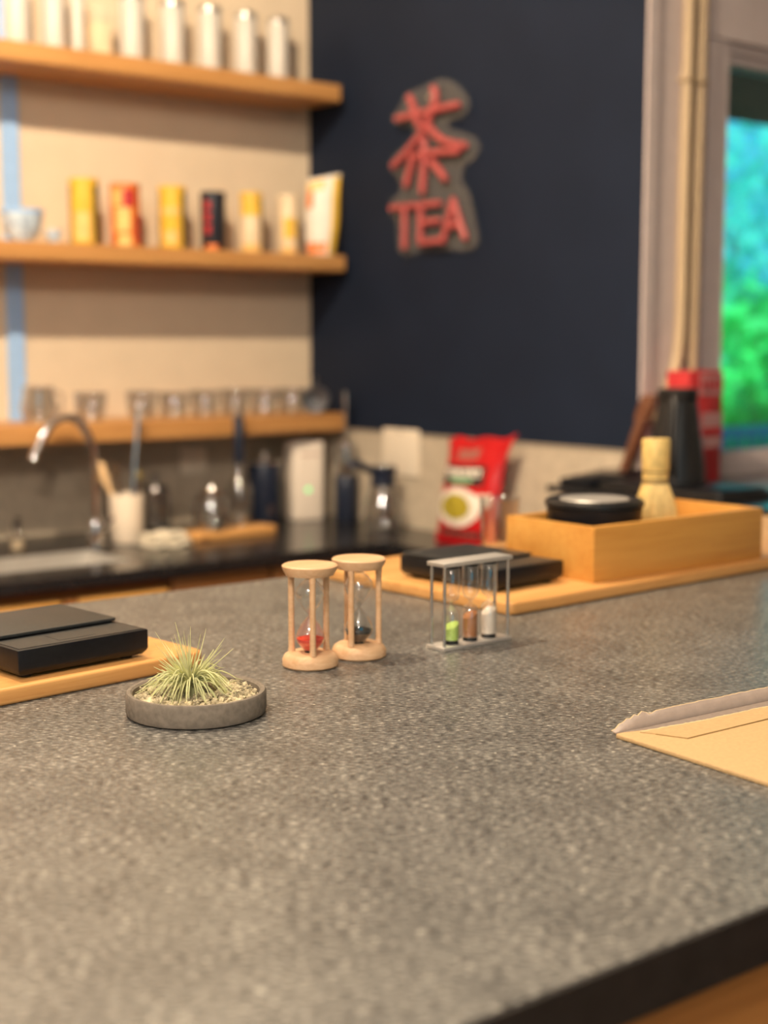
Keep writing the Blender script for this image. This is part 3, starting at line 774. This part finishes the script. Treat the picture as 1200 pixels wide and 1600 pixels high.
# ------------------------------------------------------------------ tea sign on the navy wall
sg = thing('tea_sign', 'red tube sign with a tea character above TEA on the navy wall', 'sign', (XW, 2.74, 1.60))
SIGN = [('stroke', [(2.8543, 1.9264), (2.796, 1.9275), (2.7367, 1.9290), (2.6838, 1.9310), (2.6228, 1.9313)]),
        ('stroke', [(2.8062, 1.9732), (2.7861, 1.9398), (2.7685, 1.9007)]),
        ('stroke', [(2.7128, 1.9821), (2.7060, 1.9560), (2.7221, 1.9258), (2.7366, 1.9001)]),
        ('stroke', [(2.7414, 1.8976), (2.7708, 1.8702), (2.8209, 1.8382), (2.8696, 1.8116)]),
        ('stroke', [(2.7365, 1.897), (2.7025, 1.8688), (2.6641, 1.8495), (2.5964, 1.8333)]),
        ('stroke', [(2.8007, 1.826), (2.7411, 1.8293), (2.683, 1.8273), (2.6225, 1.823)]),
        ('stroke', [(2.7486, 1.8647), (2.7483, 1.8124), (2.7553, 1.7389)]),
        ('stroke', [(2.7881, 1.8225), (2.8056, 1.7899), (2.8181, 1.7597)]),
        ('stroke', [(2.7214, 1.8098), (2.6922, 1.7856), (2.6682, 1.7622)]),
        ('letter', [(2.8773, 1.7080), (2.780, 1.7070)]), ('letter', [(2.8231, 1.7065), (2.8243, 1.6085)]),
        ('letter', [(2.7601, 1.7051), (2.7622, 1.6147)]), ('letter', [(2.7601, 1.7066), (2.6893, 1.706)]), ('letter', [(2.7599, 1.6640), (2.692, 1.6640)]), ('letter', [(2.7622, 1.6147), (2.6864, 1.6165)]),
        ('letter', [(2.6394, 1.7113), (2.6756, 1.6146)]), ('letter', [(2.6394, 1.7113), (2.5942, 1.6177)]), ('letter', [(2.6601, 1.6489), (2.6131, 1.6500)])]
for nm, pts in SIGN:
    P3 = [Vector((-0.030, y - 2.74, z - 1.60)) for y, z in pts]
    P3 = spline(P3, 6) if len(P3) > 2 else P3
    m_ = MB().tube(P3, 0.0095 if nm == 'stroke' else 0.0085, 10)
    for e in (P3[0], P3[-1]):
        m_.lathe([(0.0005, -0.0085), (0.006, -0.006), (0.0085, 0), (0.006, 0.006), (0.0005, 0.0085)], 10, tuple(e))
    m_.build(nm + '_tube', 'neon', sg)
poly = [(0.0104, 0.4002), (-0.0475, 0.4027), (-0.1041, 0.3783), (-0.1391, 0.3381), (-0.1233, 0.3075), (-0.0767, 0.3012), (-0.0674, 0.2842), (-0.1514, 0.2568), (-0.1767, 0.2304), (-0.1611, 0.2024), (-0.1245, 0.188), (-0.1156, 0.1528), (-0.1437, 0.1234), (-0.1698, 0.0407), (-0.1748, 0.0044), (-0.1358, -0.0117), (-0.0698, -0.0053), (0.0531, -0.0055), (0.0888, -0.0133), (0.125, 0.0045), (0.1304, 0.0721), (0.1592, 0.0932), (0.1566, 0.1283), (0.1201, 0.1478), (0.1202, 0.1795), (0.1593, 0.2053), (0.1463, 0.2391), (0.0795, 0.2699), (0.0645, 0.2994), (0.1308, 0.3133), (0.1516, 0.3347), (0.1205, 0.356), (0.0951, 0.387), (0.0449, 0.3926)]   # outline of the backing plate on the wall, metres
poly = [(p.x, p.y) for p in spline([Vector((a, b_, 0)) for a, b_ in poly + [poly[0]]], 3)[:-1]]
bp = MB()
n = len(poly)
vs_ = [(-0.018, y, z) for y, z in poly] + [(-0.013, y, z) for y, z in poly]
bp.add(vs_, [tuple(range(n)), tuple(reversed(range(n, 2 * n)))] + [(i, (i + 1) % n, n + (i + 1) % n, n + i) for i in range(n)])
bp.build('backing_plate', 'acrylic', sg, smooth=False, label='clear acrylic backing cut round the lettering')
for y, z in ((0.0, 0.365), (-0.12, 0.225), (0.09, 0.045), (-0.12, 0.045)):
    MB().lathe([(0.006, 0), (0.006, 0.021), (0.003, 0.022)], 12).xform(lambda p: Vector((-p.z, p.x + y, p.y + z))).build('standoff', 'steel', sg)

# ------------------------------------------------------------------ side counter things, conduits
cf = thing('thermal_jug', 'black tapered thermal jug on the side counter by the window', 'jug', (2.200, 1.862, ZI + 0.0202), 215)
MB().lathe([(0.054, 0), (0.058, 0.004), (0.057, 0.03), (0.040, 0.150), (0.038, 0.164)], 36).build('body', 'blackplastic', cf)
MB().lathe([(0.0385, 0.1642), (0.040, 0.167), (0.040, 0.186), (0.036, 0.190)], 32).build('lid', 'blackplastic', cf)
MB().tube(spline([(0.038, 0, 0.172), (0.060, 0, 0.172), (0.074, 0, 0.12), (0.078, 0, 0.05), (0.056, 0, 0.022)]), 0.0065, 10).build('handle', 'blackplastic', cf)
MB().tube([(-0.034, 0, 0.150), (-0.050, 0, 0.178)], [0.012, 0.007], 12).build('spout', 'blackplastic', cf)
dt = thing('drip_tray', 'flat black tray under the thermal jug on the side counter', 'tray', (2.215, 1.86, ZI + 0.0002))
MB().prism(rrect(-0.078, 0.085, -0.16, 0.155, 0.012), 0, 0.014).build('tray', 'blackplastic', dt, bevel=0.003)
MB().prism(rrect(-0.070, 0.077, -0.15, 0.145, 0.010), 0.0141, 0.0195).build('grid_plate', 'scale_black', dt, bevel=0.001)
tm = thing('card_reader', 'small black box with sloping top at the end of the side counter', 'device', (2.235, 2.095, ZI + 0.0002), 84)
MB().add([(-0.045, -0.09, 0), (0.045, -0.09, 0), (0.045, 0.08, 0), (-0.045, 0.08, 0), (-0.045, -0.09, 0.030), (0.045, -0.09, 0.030), (0.045, 0.08, 0.012), (-0.045, 0.08, 0.012)],
         [(0, 3, 2, 1), (4, 5, 6, 7), (0, 1, 5, 4), (1, 2, 6, 5), (2, 3, 7, 6), (3, 0, 4, 7)]).build('body', 'scale_black', tm, bevel=0.002)
MB().box(-0.03, 0.03, -0.085, -0.01, 0.0302, 0.0308).xform(lambda p: Vector((p.x, p.y, p.z - (p.y + 0.09) * 0.018 / 0.17))).build('screen', 'darksteel', tm, smooth=False)
rc = thing('red_carton', 'red and white carton behind the thermal jug by the window', 'carton', (2.415, 2.0, ZI + 0.0002), 2)
MB().box(-0.055, 0.0595, -0.030, 0.030, 0, 0.240).build('box', 'redp', rc, bevel=0.002)
MB().box(-0.018, 0.0605, -0.0310, -0.0302, 0.188, 0.232).build('label', 'pinkprint', rc, smooth=False, label='pale label with red letters')
for i in range(4):
    MB().box(-0.013 + i * 0.018, -0.002 + i * 0.018, -0.0318, -0.0312, 0.198, 0.222).build('letter_block', 'redp', rc, smooth=False)
MB().box(-0.010, 0.0605, -0.0310, -0.0302, 0.075, 0.150).build('label', 'pinkprint', rc, smooth=False)
MB().box(-0.010, 0.0605, -0.0316, -0.0311, 0.100, 0.118).build('stripe', 'redp', rc, smooth=False)
pd = thing('wooden_paddle', 'dark brown wooden paddle leaning where the navy wall ends', 'paddle', (2.285, 2.085, ZI + 0.0002))
MB().box(-0.010, 0.010, -0.011, 0.011, 0, 0.145).xform(lambda p: Vector((p.x + 0.06 * p.z, p.y - 0.36 * p.z, p.z))).build('handle', 'brownboard', pd, bevel=0.003)
MB().box(-0.009, 0.009, -0.020, 0.020, 0.135, 0.190).xform(lambda p: Vector((p.x + 0.06 * p.z, p.y - 0.36 * p.z, p.z))).build('blade', 'brownboard', pd, bevel=0.004)
for i, (x, x2, lab) in enumerate(((2.421, 2.352, 'left of two tan conduits running down beside the window'), (2.463, 2.452, 'right of two tan conduits running down beside the window'))):
    t = thing('conduit_pipe', lab, 'pipe', (x, YV - 0.014, 1.22), 0, 'conduits beside the window')
    MB().tube(spline([(0, 0, ZC - 1.22), (0.004, 0, 1.0), (0, 0, 0.5), (-0.002, 0, 0.16), ((x2 - x) * 0.5, 0, 0.05), (x2 - x, 0, -0.03)], 6), 0.0125, 12).build('pipe', 'conduit', t)
    MB().box(-0.015, 0.015, -0.0135, 0.0135, 0.70, 0.708).build('clip', 'conduit', t, bevel=0.002)

# ------------------------------------------------------------------ things on the island
ZIc = ZI + 0.0002
# left: serving board with a black scale
lb = thing('serving_board', 'wooden serving board under the scale at the left', 'board', (0.6725, 1.126, ZIc), 7.0)
MB().prism(rrect(-0.46, 0.0, 0.0, 0.292, 0.012, 6), 0, 0.0148).build('board', 'bamboo_board', lb, bevel=0.003, segs=3)
def kitchen_scale(label, loc, rz, w_, dpt):
    t = thing('kitchen_scale', label, 'scale', loc, rz, 'black kitchen scales')
    h = 0.026
    # body with a bevelled underside
    p = []
    e = 0.004
    MB().add([(e, e, 0.003), (w_ - e, e, 0.003), (w_ - e, dpt - e, 0.003), (e, dpt - e, 0.003),
              (0, 0, 0.008), (w_, 0, 0.008), (w_, dpt, 0.008), (0, dpt, 0.008), (0, 0, h), (w_, 0, h), (w_, dpt, h), (0, dpt, h)],
             [(3, 2, 1, 0), (0, 1, 5, 4), (1, 2, 6, 5), (2, 3, 7, 6), (3, 0, 4, 7), (4, 5, 9, 8), (5, 6, 10, 9), (6, 7, 11, 10), (7, 4, 8, 11), (8, 9, 10, 11)]).build('body', 'scale_black', t, bevel=0.0012)
    MB().prism(rrect(0.001, w_ - 0.001, 0.048, dpt - 0.001, 0.004), h + 0.0012, h + 0.0042).build('platform', 'scale_top', t, bevel=0.0008)
    MB().box(0.006, w_ - 0.006, 0.05, dpt - 0.006, h, h + 0.0012).build('platform_support', 'blackplastic', t, smooth=False)
    cp = MB().box(0.004, w_ - 0.004, 0.005, 0.044, h, h + 0.0004).build('control_panel', 'scale_top', t, smooth=False)
    MB().box(w_ * 0.36, w_ * 0.64, 0.012, 0.036, h + 0.0004, h + 0.0006).build('display', 'scale_top', cp, smooth=False)
    for ex in (0.015, w_ - 0.015):
        for ey in (0.015, dpt - 0.015):
            MB().lathe([(0.006, 0), (0.0065, 0.0031)], 12, (ex, ey, 0)).build('foot', 'blackplastic', t)
    return t
kitchen_scale('black kitchen scale on the board beside the air plant', (0.483, 1.117, ZI + 0.0152), 6.5, 0.133, 0.147)
# right: large board, scale, box
rb = thing('large_serving_board', 'large bamboo board under the wooden box at the right', 'board', (1.061, 1.127, ZIc), 3.0)
MB().prism(rrect(0.0, 0.90, 0.0, 0.345, 0.010, 6), 0, 0.0148).build('board', 'bamboo_board', rb, bevel=0.003, segs=3)
kitchen_scale('black kitchen scale on the board behind the triple sand timer', (1.090, 1.181, ZI + 0.0152), 5.0, 0.118, 0.160)
bx = thing('bamboo_box', 'open rectangular bamboo box on the large board', 'box', (1.226, 1.160, ZI + 0.0152), 0.6)
BL, BD, BH, bt_ = 0.325, 0.150, 0.067, 0.009
MB().box(0, BL, 0, bt_, 0, BH).build('front_wall', 'bamboo_box', bx, bevel=0.0008)
MB().box(0, BL, BD - bt_, BD, 0, BH).build('back_wall', 'bamboo_box', bx, bevel=0.0008)
MB().box(0.0002, bt_, bt_ + 0.0002, BD - bt_ - 0.0002, 0, BH - 0.0002).build('end_wall', 'bamboo_box', bx, bevel=0.0008)
MB().box(BL - bt_, BL - 0.0002, bt_ + 0.0002, BD - bt_ - 0.0002, 0, BH - 0.0002).build('end_wall', 'bamboo_box', bx, bevel=0.0008)
MB().box(bt_, BL - bt_, bt_, BD - bt_, 0.0005, 0.006).build('bottom', 'bamboo_box', bx, smooth=False)
bw = thing('black_tin_bowl', 'round black lidded bowl sitting in the bamboo box', 'bowl', (1.306, 1.236, ZI + 0.0214))
MB().lathe([(0.050, 0), (0.053, 0.003), (0.060, 0.070), (0.0605, 0.074), (0.058, 0.075), (0.056, 0.070)], 44).build('bowl', 'scale_black', bw)
MB().lathe([(0.057, 0.0752), (0.0625, 0.076), (0.0625, 0.081), (0.058, 0.084), (0.045, 0.083)], 44).build('lid', 'blackplastic', bw)
MB().lathe([(0.044, 0.0832), (0.043, 0.0842), (0.001, 0.0846)], 44).build('lid_plate', 'satin', bw, label='pale shiny lid plate')
ch = thing('bamboo_whisk', 'bamboo tea whisk standing handle up in the box', 'whisk', (1.420, 1.236, ZI + 0.0214))
MB().lathe([(0.0160, 0.096), (0.0170, 0.104), (0.0172, 0.112), (0.0182, 0.114), (0.0184, 0.152), (0.0176, 0.154), (0.010, 0.1545)], 28).build('handle', 'bamboo', ch)
tn = MB()
for i in range(84):
    a = 2 * PI * i / 84 + random.uniform(-0.03, 0.03)
    rr = 0.0310 + random.uniform(-0.0025, 0.002)
    P3 = []
    for k in range(6):
        s_ = k / 5
        r_ = 0.0155 + (rr - 0.0155) * (1 - (1 - s_) ** 2.6)
        P3.append((r_ * math.cos(a), r_ * math.sin(a), 0.098 - 0.0975 * s_))
    tn.tube(P3, [0.0010, 0.0010, 0.0009, 0.0008, 0.0007, 0.0006], 4)
tn.build('tines', 'bamboo', ch, kind='stuff', label='thin splayed bamboo tines')
tn = MB()
for i in range(30):
    a = 2 * PI * i / 30
    tn.tube([(0.011 * math.cos(a), 0.011 * math.sin(a), 0.100), (0.012 * math.cos(a), 0.012 * math.sin(a), 0.055), (0.006 * math.cos(a), 0.006 * math.sin(a), 0.010)], 0.0009, 4)
tn.build('inner_tines', 'bamboo', ch, kind='stuff')
for z in (0.0975, 0.1005, 0.1115):
    m_ = MB()
    m_.tube([(0.0172 * math.cos(2 * PI * k / 32), 0.0172 * math.sin(2 * PI * k / 32), z) for k in range(33)], 0.0008, 6)
    m_.build('binding_thread', 'thread', ch)
gc = thing('glass_cup', 'small clear glass behind the corner of the bamboo box', 'glass', (1.300, 1.405, ZI + 0.0152))
MB().lathe([(0.022, 0), (0.024, 0.002), (0.027, 0.075), (0.0255, 0.075), (0.0225, 0.006), (0.001, 0.005)], 28, cap1=False).build('bowl', 'glass', gc)
MB().lathe([(0.0265, 0.0752), (0.0278, 0.0765), (0.0265, 0.078)], 28, cap0=False, cap1=False).build('rim', 'glassware', gc)

# sand timers of turned wood
def hourglass(label, loc, a0, sand):
    t = thing('hourglass', label, 'hourglass', loc, 0, 'wooden hourglasses')
    R, H = 0.0262, 0.096
    MB().lathe([(R - 0.0022, 0), (R, 0.0018), (R, 0.0070), (R - 0.0022, 0.0110), (R - 0.0050, 0.0128), (R - 0.008, 0.0130)], 48).build('base', 'pale_wood', t)
    MB().lathe([(R - 0.006, H - 0.0102), (R - 0.0040, H - 0.0098), (R - 0.0008, H - 0.0045), (R - 0.0002, H - 0.0012), (R - 0.0016, H)], 48).build('top', 'pale_wood', t)
    for k in range(3):
        a = math.radians(a0 + 120 * k)
        x, y = 0.0190 * math.cos(a), 0.0190 * math.sin(a)
        MB().lathe([(0.0034, 0.0129), (0.0029, 0.018), (0.0028, H / 2), (0.0029, H - 0.016), (0.0034, H - 0.0098)], 14, (x, y, 0)).build('post', 'pale_wood', t)
    lower = [(0.0045, 0.0140), (0.0085, 0.0175), (0.0122, 0.0220), (0.0138, 0.0268), (0.0122, 0.0325), (0.0085, 0.0395), (0.0040, 0.0450), (0.0014, 0.0480)]
    prof = lower + [(r, H - z) for r, z in reversed(lower[:-1])]
    gb = MB().lathe(prof, 32).build('glass_bulb', 'glass', t)
    s_ = [(0.0040, 0.0143), (0.0079, 0.0178), (0.0116, 0.0223), (0.0130, 0.0262), (0.0070, 0.0280), (0.0008, 0.0290)]
    MB().lathe(s_, 32).build('sand', sand, gb)
    for z in (0.0126, H - 0.0126):
        MB().lathe([(0.0052, z), (0.0052, z + 0.0025)], 16).build('plug', 'plug', gb)
hourglass('wooden hourglass with red sand, the nearer of the pair', (0.7485, 1.066, ZIc), -118, 'redsand')
hourglass('wooden hourglass with black sand, behind the red one', (0.8085, 1.070, ZIc), -150, 'blacksand')

# triple timer in a steel frame
tt = thing('triple_sand_timer', 'steel framed triple sand timer with green, brown and white sand', 'timer', (0.8835, 1.032, ZIc), 1.5)
TW, TD, TH = 0.093, 0.026, 0.087
MB().box(0, TW, 0, TD, 0, 0.004).build('bottom_plate', 'satin', tt, bevel=0.0006)
MB().box(0, TW, 0, TD, TH - 0.004, TH).build('top_plate', 'satin', tt, bevel=0.0006)
for x in (0.0035, TW - 0.0035):
    for y in (0.0035, TD - 0.0035):
        MB().lathe([(0.0016, 0.004), (0.0016, TH - 0.004)], 12, (x, y, 0)).build('rod', 'steel', tt)
for x, sm, sh in ((0.021, 'greensand', 0.0165), (0.0465, 'brownsand', 0.026), (0.072, 'whitesand', 0.027)):
    c = (x, TD / 2, 0)
    lo = [(0.0078, 0.0075), (0.0085, 0.0085), (0.0085, 0.034), (0.0065, 0.0385), (0.0022, 0.0415), (0.0015, 0.0435)]
    prof = lo + [(r, TH - z) for r, z in reversed(lo[:-1])]
    v_ = MB().lathe(prof, 24, c).build('vial', 'glass', tt)
    MB().lathe([(0.0074, 0.0082), (0.0074, 0.0082 + sh * 0.85), (0.004, 0.0082 + sh * 0.85)], 24, c).xform(lambda p, x=x, sh=sh: Vector((p.x, p.y, p.z + (0.45 * (p.x - x) if p.z > 0.01 else 0)))).build('sand', sm, v_)
    MB().lathe([(0.0074, 0.004), (0.0074, 0.0074)], 20, c).build('plug', 'plug', v_)
    MB().lathe([(0.0074, TH - 0.0074), (0.0074, TH - 0.004)], 20, c).build('plug', 'plug', v_)

# dish with the air plant
ds = thing('clay_dish', 'shallow round grey clay dish on the counter', 'dish', (0.578, 0.985, ZIc))
R, H = 0.0570, 0.0195
MB().lathe([(R - 0.004, 0), (R - 0.001, 0.0015), (R, 0.004), (R, H - 0.002), (R - 0.0012, H), (R - 0.0040, H), (R - 0.0055, H - 0.0015), (R - 0.006, 0.005), (0.001, 0.005)], 72, cap1=False).build('dish', 'concrete', ds)
gv = thing('gravel', 'pale gravel chips filling the clay dish', 'gravel', (0.578, 0.985, ZIc + 0.005))
gv_b = MB()
base_ico = bmesh.new()
bmesh.ops.create_icosphere(base_ico, subdivisions=1, radius=1.0)
iv = [v.co.copy() for v in base_ico.verts]
base_ico.verts.ensure_lookup_table()
ifc = [tuple(v.index for v in f.verts) for f in base_ico.faces]
base_ico.free()
def pebble(mb, c, s):
    rot = Matrix.Rotation(random.uniform(0, 6.3), 3, Vector((random.uniform(-1, 1), random.uniform(-1, 1), random.uniform(-1, 1))).normalized())
    sx, sy, sz = s * random.uniform(0.7, 1.5), s * random.uniform(0.6, 1.2), s * random.uniform(0.35, 0.75)
    vs = []
    for p in iv:
        q = Vector((p.x * sx, p.y * sy, p.z * sz)) * random.uniform(0.8, 1.15)
        vs.append(rot @ q + c)
    mb.add(vs, ifc)
gv_b.lathe([(R - 0.0065, 0.0002), (R - 0.0065, 0.0085), (0.02, 0.0095), (0.001, 0.010)], 48)
for i in range(900):
    r_ = (R - 0.0085) * math.sqrt(random.random())
    a = random.uniform(0, 2 * PI)
    pebble(gv_b, Vector((r_ * math.cos(a), r_ * math.sin(a), 0.0092 + random.uniform(0, 0.0022) + 0.002 * (1 - r_ / R))), random.uniform(0.0012, 0.0034))
o = gv_b.build('chips', 'gravel', gv, smooth=False)
o['kind'] = 'stuff'
gv['kind'] = 'stuff'
ap = thing('air_plant', 'spiky pale green air plant in the clay dish', 'plant', (0.572, 0.984, ZIc + 0.0155))
lv = MB()
def blade(a, el, ln, curl, r0=0.0009):
    dr = Vector((math.cos(a) * math.cos(el), math.sin(a) * math.cos(el), math.sin(el)))
    st = Vector((dr.x * 0.003, dr.y * 0.003, 0.009 + max(0, math.sin(el)) * 0.004 + random.uniform(-0.003, 0.002)))
    side = Vector((-dr.y, dr.x, 0)) * random.uniform(-0.006, 0.006)
    P3 = []
    for k in range(8):
        s_ = k / 7
        p = st + dr * ln * s_ + side * s_ * s_ + Vector((0, 0, curl * s_ * s_ + (0.009 * math.sin(PI * min(1, s_ * 1.1)) if el < 0.35 else 0)))
        rxy = math.hypot(p.x + 0.004, p.y)
        p.z = max(p.z, -0.0005 if rxy < 0.047 else 0.006)
        P3.append(p)
    lv.tube(P3, [r0, r0, r0 * 0.9, r0 * 0.8, r0 * 0.65, r0 * 0.5, r0 * 0.35, r0 * 0.15], 5)
for i in range(125):      # low, sprawling
    blade(random.uniform(0, 2 * PI), math.radians(random.uniform(-25, 22)), random.uniform(0.024, 0.042), random.uniform(-0.014, 0.002))
for i in range(70):      # the tuft
    blade(random.uniform(0, 2 * PI), math.radians(random.uniform(10, 55)), random.uniform(0.018, 0.034), random.uniform(-0.006, 0.003))
for i in range(22):      # long ones reaching up and out
    blade(random.uniform(0, 2 * PI), math.radians(random.uniform(38, 82)), random.uniform(0.036, 0.050), random.uniform(-0.003, 0.003), 0.0008)
lv.build('leaves', 'leaf', ap, kind='stuff', label='thin silvery green leaves')
MB().lathe([(0.004, -0.003), (0.0055, 0.002), (0.005, 0.010), (0.001, 0.016)], 12).build('stem', 'leaf', ap)

# torn kraft envelope
en = thing('kraft_envelope', 'torn open kraft envelope lying at the right edge of the counter', 'envelope', (0.790, 0.722, ZIc), -3.2)
EW, ED = 0.36, 0.235
MB().prism(rrect(0, EW, -ED, 0, 0.0015, 2), 0, 0.0036).build('body', 'kraft', en, bevel=0.0010)
random.seed(11)
flap = MB()
N = 90
def flap_pt(i, j, s):
    x = 0.001 + (EW - 0.002) * i / N
    t_ = j / 6
    h = 0.0105 * min(1.0, 0.25 + x / 0.035) + (edge[i] if j == 6 else 0)
    if x < 0.008:
        h *= 0.55
    return (x, 0.0015 + 0.0055 * t_ ** 1.6 - 0.002 * t_ + s * 0.0004, 0.0030 + h * (t_ ** 0.8))
edge = [random.uniform(-0.0003, 0.0003) + (random.uniform(-0.0016, 0.0012) if i < 12 else 0) for i in range(N + 1)]
flap.grid(lambda u, v: flap_pt(round(u * N), round(v * 6), -1), N, 6)
flap.build('torn_flap', 'lining', en, angle=60, label='grey inner lining of the torn flap')
fb = MB()
fb.grid(lambda u, v: flap_pt(round(u * N), round(v * 6), 1.6), N, 6)
fb.build('flap_outside', 'kraft', en, angle=60)
fe = MB()
fe.tube([Vector(flap_pt(i, 6, 0.3)) for i in range(N + 1)], 0.00045, 5)
fe.build('torn_fibre_edge', 'fibre', en)
# dark lining strip between flap and glued layer, then the glued seam layer with a ragged back edge
MB().add([(0.004, -0.0002, 0.0037), (0.05, -0.0115, 0.0037), (EW - 0.002, -0.015, 0.0037), (EW - 0.002, 0.0, 0.0037)], [(0, 1, 2, 3)]).build('inside_strip', 'lining_dark', en, smooth=False)
back = [(0.012 + (EW - 0.014) * i / 120, -0.0085 - 0.0050 * min(1, i / 24) + random.uniform(-0.0006, 0.0006)) for i in range(121)]
pl = [(0.0235, -0.0195), (0.0345, -0.0415), (EW - 0.002, -0.0330)] + list(reversed(back[2:]))
MB().prism(pl, 0.0037, 0.0044).build('glued_layer', 'kraft', en, smooth=False)
MB().tube([(0.0235, -0.0197, 0.0038), (0.0345, -0.0419, 0.0038), (EW - 0.002, -0.0334, 0.0038)], 0.00035, 4).build('glue_shadow_line', 'seam', en)  # dark seam line: shade at the layer's edge put into the glue colour
MB().tube([(p[0], p[1], 0.0043) for p in back[2:]], 0.0005, 4).build('ragged_edge', 'fibre', en)

# ------------------------------------------------------------------ outside the window
struct(MB().box(2.45, 12, 2.2, 5.1, -0.16, -0.02).build('floor_deck', 'deck', smooth=False))
struct(MB().box(-6, 30, 5.1, 30, -0.6, -0.5).build('ground', 'lawn', smooth=False))
struct(MB().box(2.45, 12, 2.2, 5.0, 2.55, 2.70).build('roof_porch', 'eave', smooth=False))
rl = thing('deck_railing', 'blue grey railing of the deck outside the window', 'railing', (4.4, 4.5, -0.02))
MB().box(0, 4.4, -0.04, 0.04, 0.92, 0.97).build('top_rail', 'rail', rl, smooth=False)
MB().box(0, 4.4, -0.02, 0.02, 0.10, 0.14).build('bottom_rail', 'rail', rl, smooth=False)
bme = None
for i in range(40):
    if bme is None:
        bo = MB().box(-0.015, 0.015, -0.015, 0.015, 0.14, 0.92).build('baluster', 'rail', rl, smooth=False)
        bme = bo.data
    else:
        bo = bpy.data.objects.new('baluster', bme)
        COL.objects.link(bo)
        bo.parent = rl
    bo.location = (0.1 + i * 0.107, 0, 0)
for i in range(2):
    MB().box(-0.05 + i * 4.4, 0.05 + i * 4.4, -0.05, 0.05, 0.0, 1.0).build('post', 'rail', rl, smooth=False)
def tree(name, label, loc, rad, hgt, nleaf, mt, z0, size):
    t = thing(name, label, 'shrub' if hgt < 3 else 'tree', loc, 0, 'greenery beyond the deck')
    MB().tube([(0, 0, 0), (0.05, 0.02, hgt * 0.4), (0.0, 0, hgt * 0.75)], [0.09, 0.07, 0.03], 8).build('trunk', 'bark', t)
    m_ = MB()
    blobs = [(Vector((random.uniform(-rad, rad) * 0.6, random.uniform(-rad, rad) * 0.6, random.uniform(z0, hgt - 0.3))), random.uniform(0.35, 0.6) * rad) for _ in range(16)]
    for i in range(nleaf):
        c, r_ = random.choice(blobs)
        dv = Vector((random.gauss(0, 1), random.gauss(0, 1), random.gauss(0, 1))).normalized() * r_ * random.uniform(0.6, 1.05)
        p = c + dv
        a1 = Vector((random.gauss(0, 1), random.gauss(0, 1), random.gauss(0, 1))).normalized()
        a2 = a1.cross(Vector((random.gauss(0, 1), random.gauss(0, 1), random.gauss(0, 1)))).normalized()
        s_ = size * random.uniform(0.6, 1.3)
        m_.add([p - a1 * s_, p + a2 * s_ * 0.45, p + a1 * s_, p - a2 * s_ * 0.45], [(0, 1, 2, 3)])
    m_.build('foliage', mt, t, smooth=False, kind='stuff')
random.seed(5)
tree('leafy_shrub', 'bright green shrub nearest the deck railing', (8.6, 6.9, -0.5), 0.9, 2.2, 1500, 'tree_a', 0.5, 0.14)
tree('leafy_shrub', 'bright green shrub close to the left side of the window view', (6.7, 6.3, -0.5), 0.85, 2.1, 1300, 'tree_a', 0.5, 0.13)
tree('teal_tree', 'blue-green taller shrub behind the green shrubs', (11.0, 9.8, -0.5), 1.3, 2.3, 900, 'tree_b', 1.2, 0.2)
tree('teal_tree', 'far blue-green shrub at the right of the window view', (15.0, 11.2, -0.5), 1.5, 2.5, 900, 'tree_b', 1.0, 0.22)
tree('leafy_shrub', 'broad green shrub low behind the railing at the right', (11.4, 6.9, -0.5), 1.0, 2.0, 1500, 'tree_a', 0.4, 0.14)
M['tree_c'] = leaf_mat('foliage_cyan', (0.08, 0.70, 0.62), 0.6, 0.3, 2)
tree('tall_tree', 'tall sparse tree with airy blue-green leaves far behind the deck', (14.5, 14.5, -0.5), 2.2, 4.6, 700, 'tree_c', 2.0, 0.2)
tree('tall_tree', 'second airy tree at the far right of the window view', (19.0, 15.0, -0.5), 2.2, 5.0, 700, 'tree_c', 2.0, 0.2)
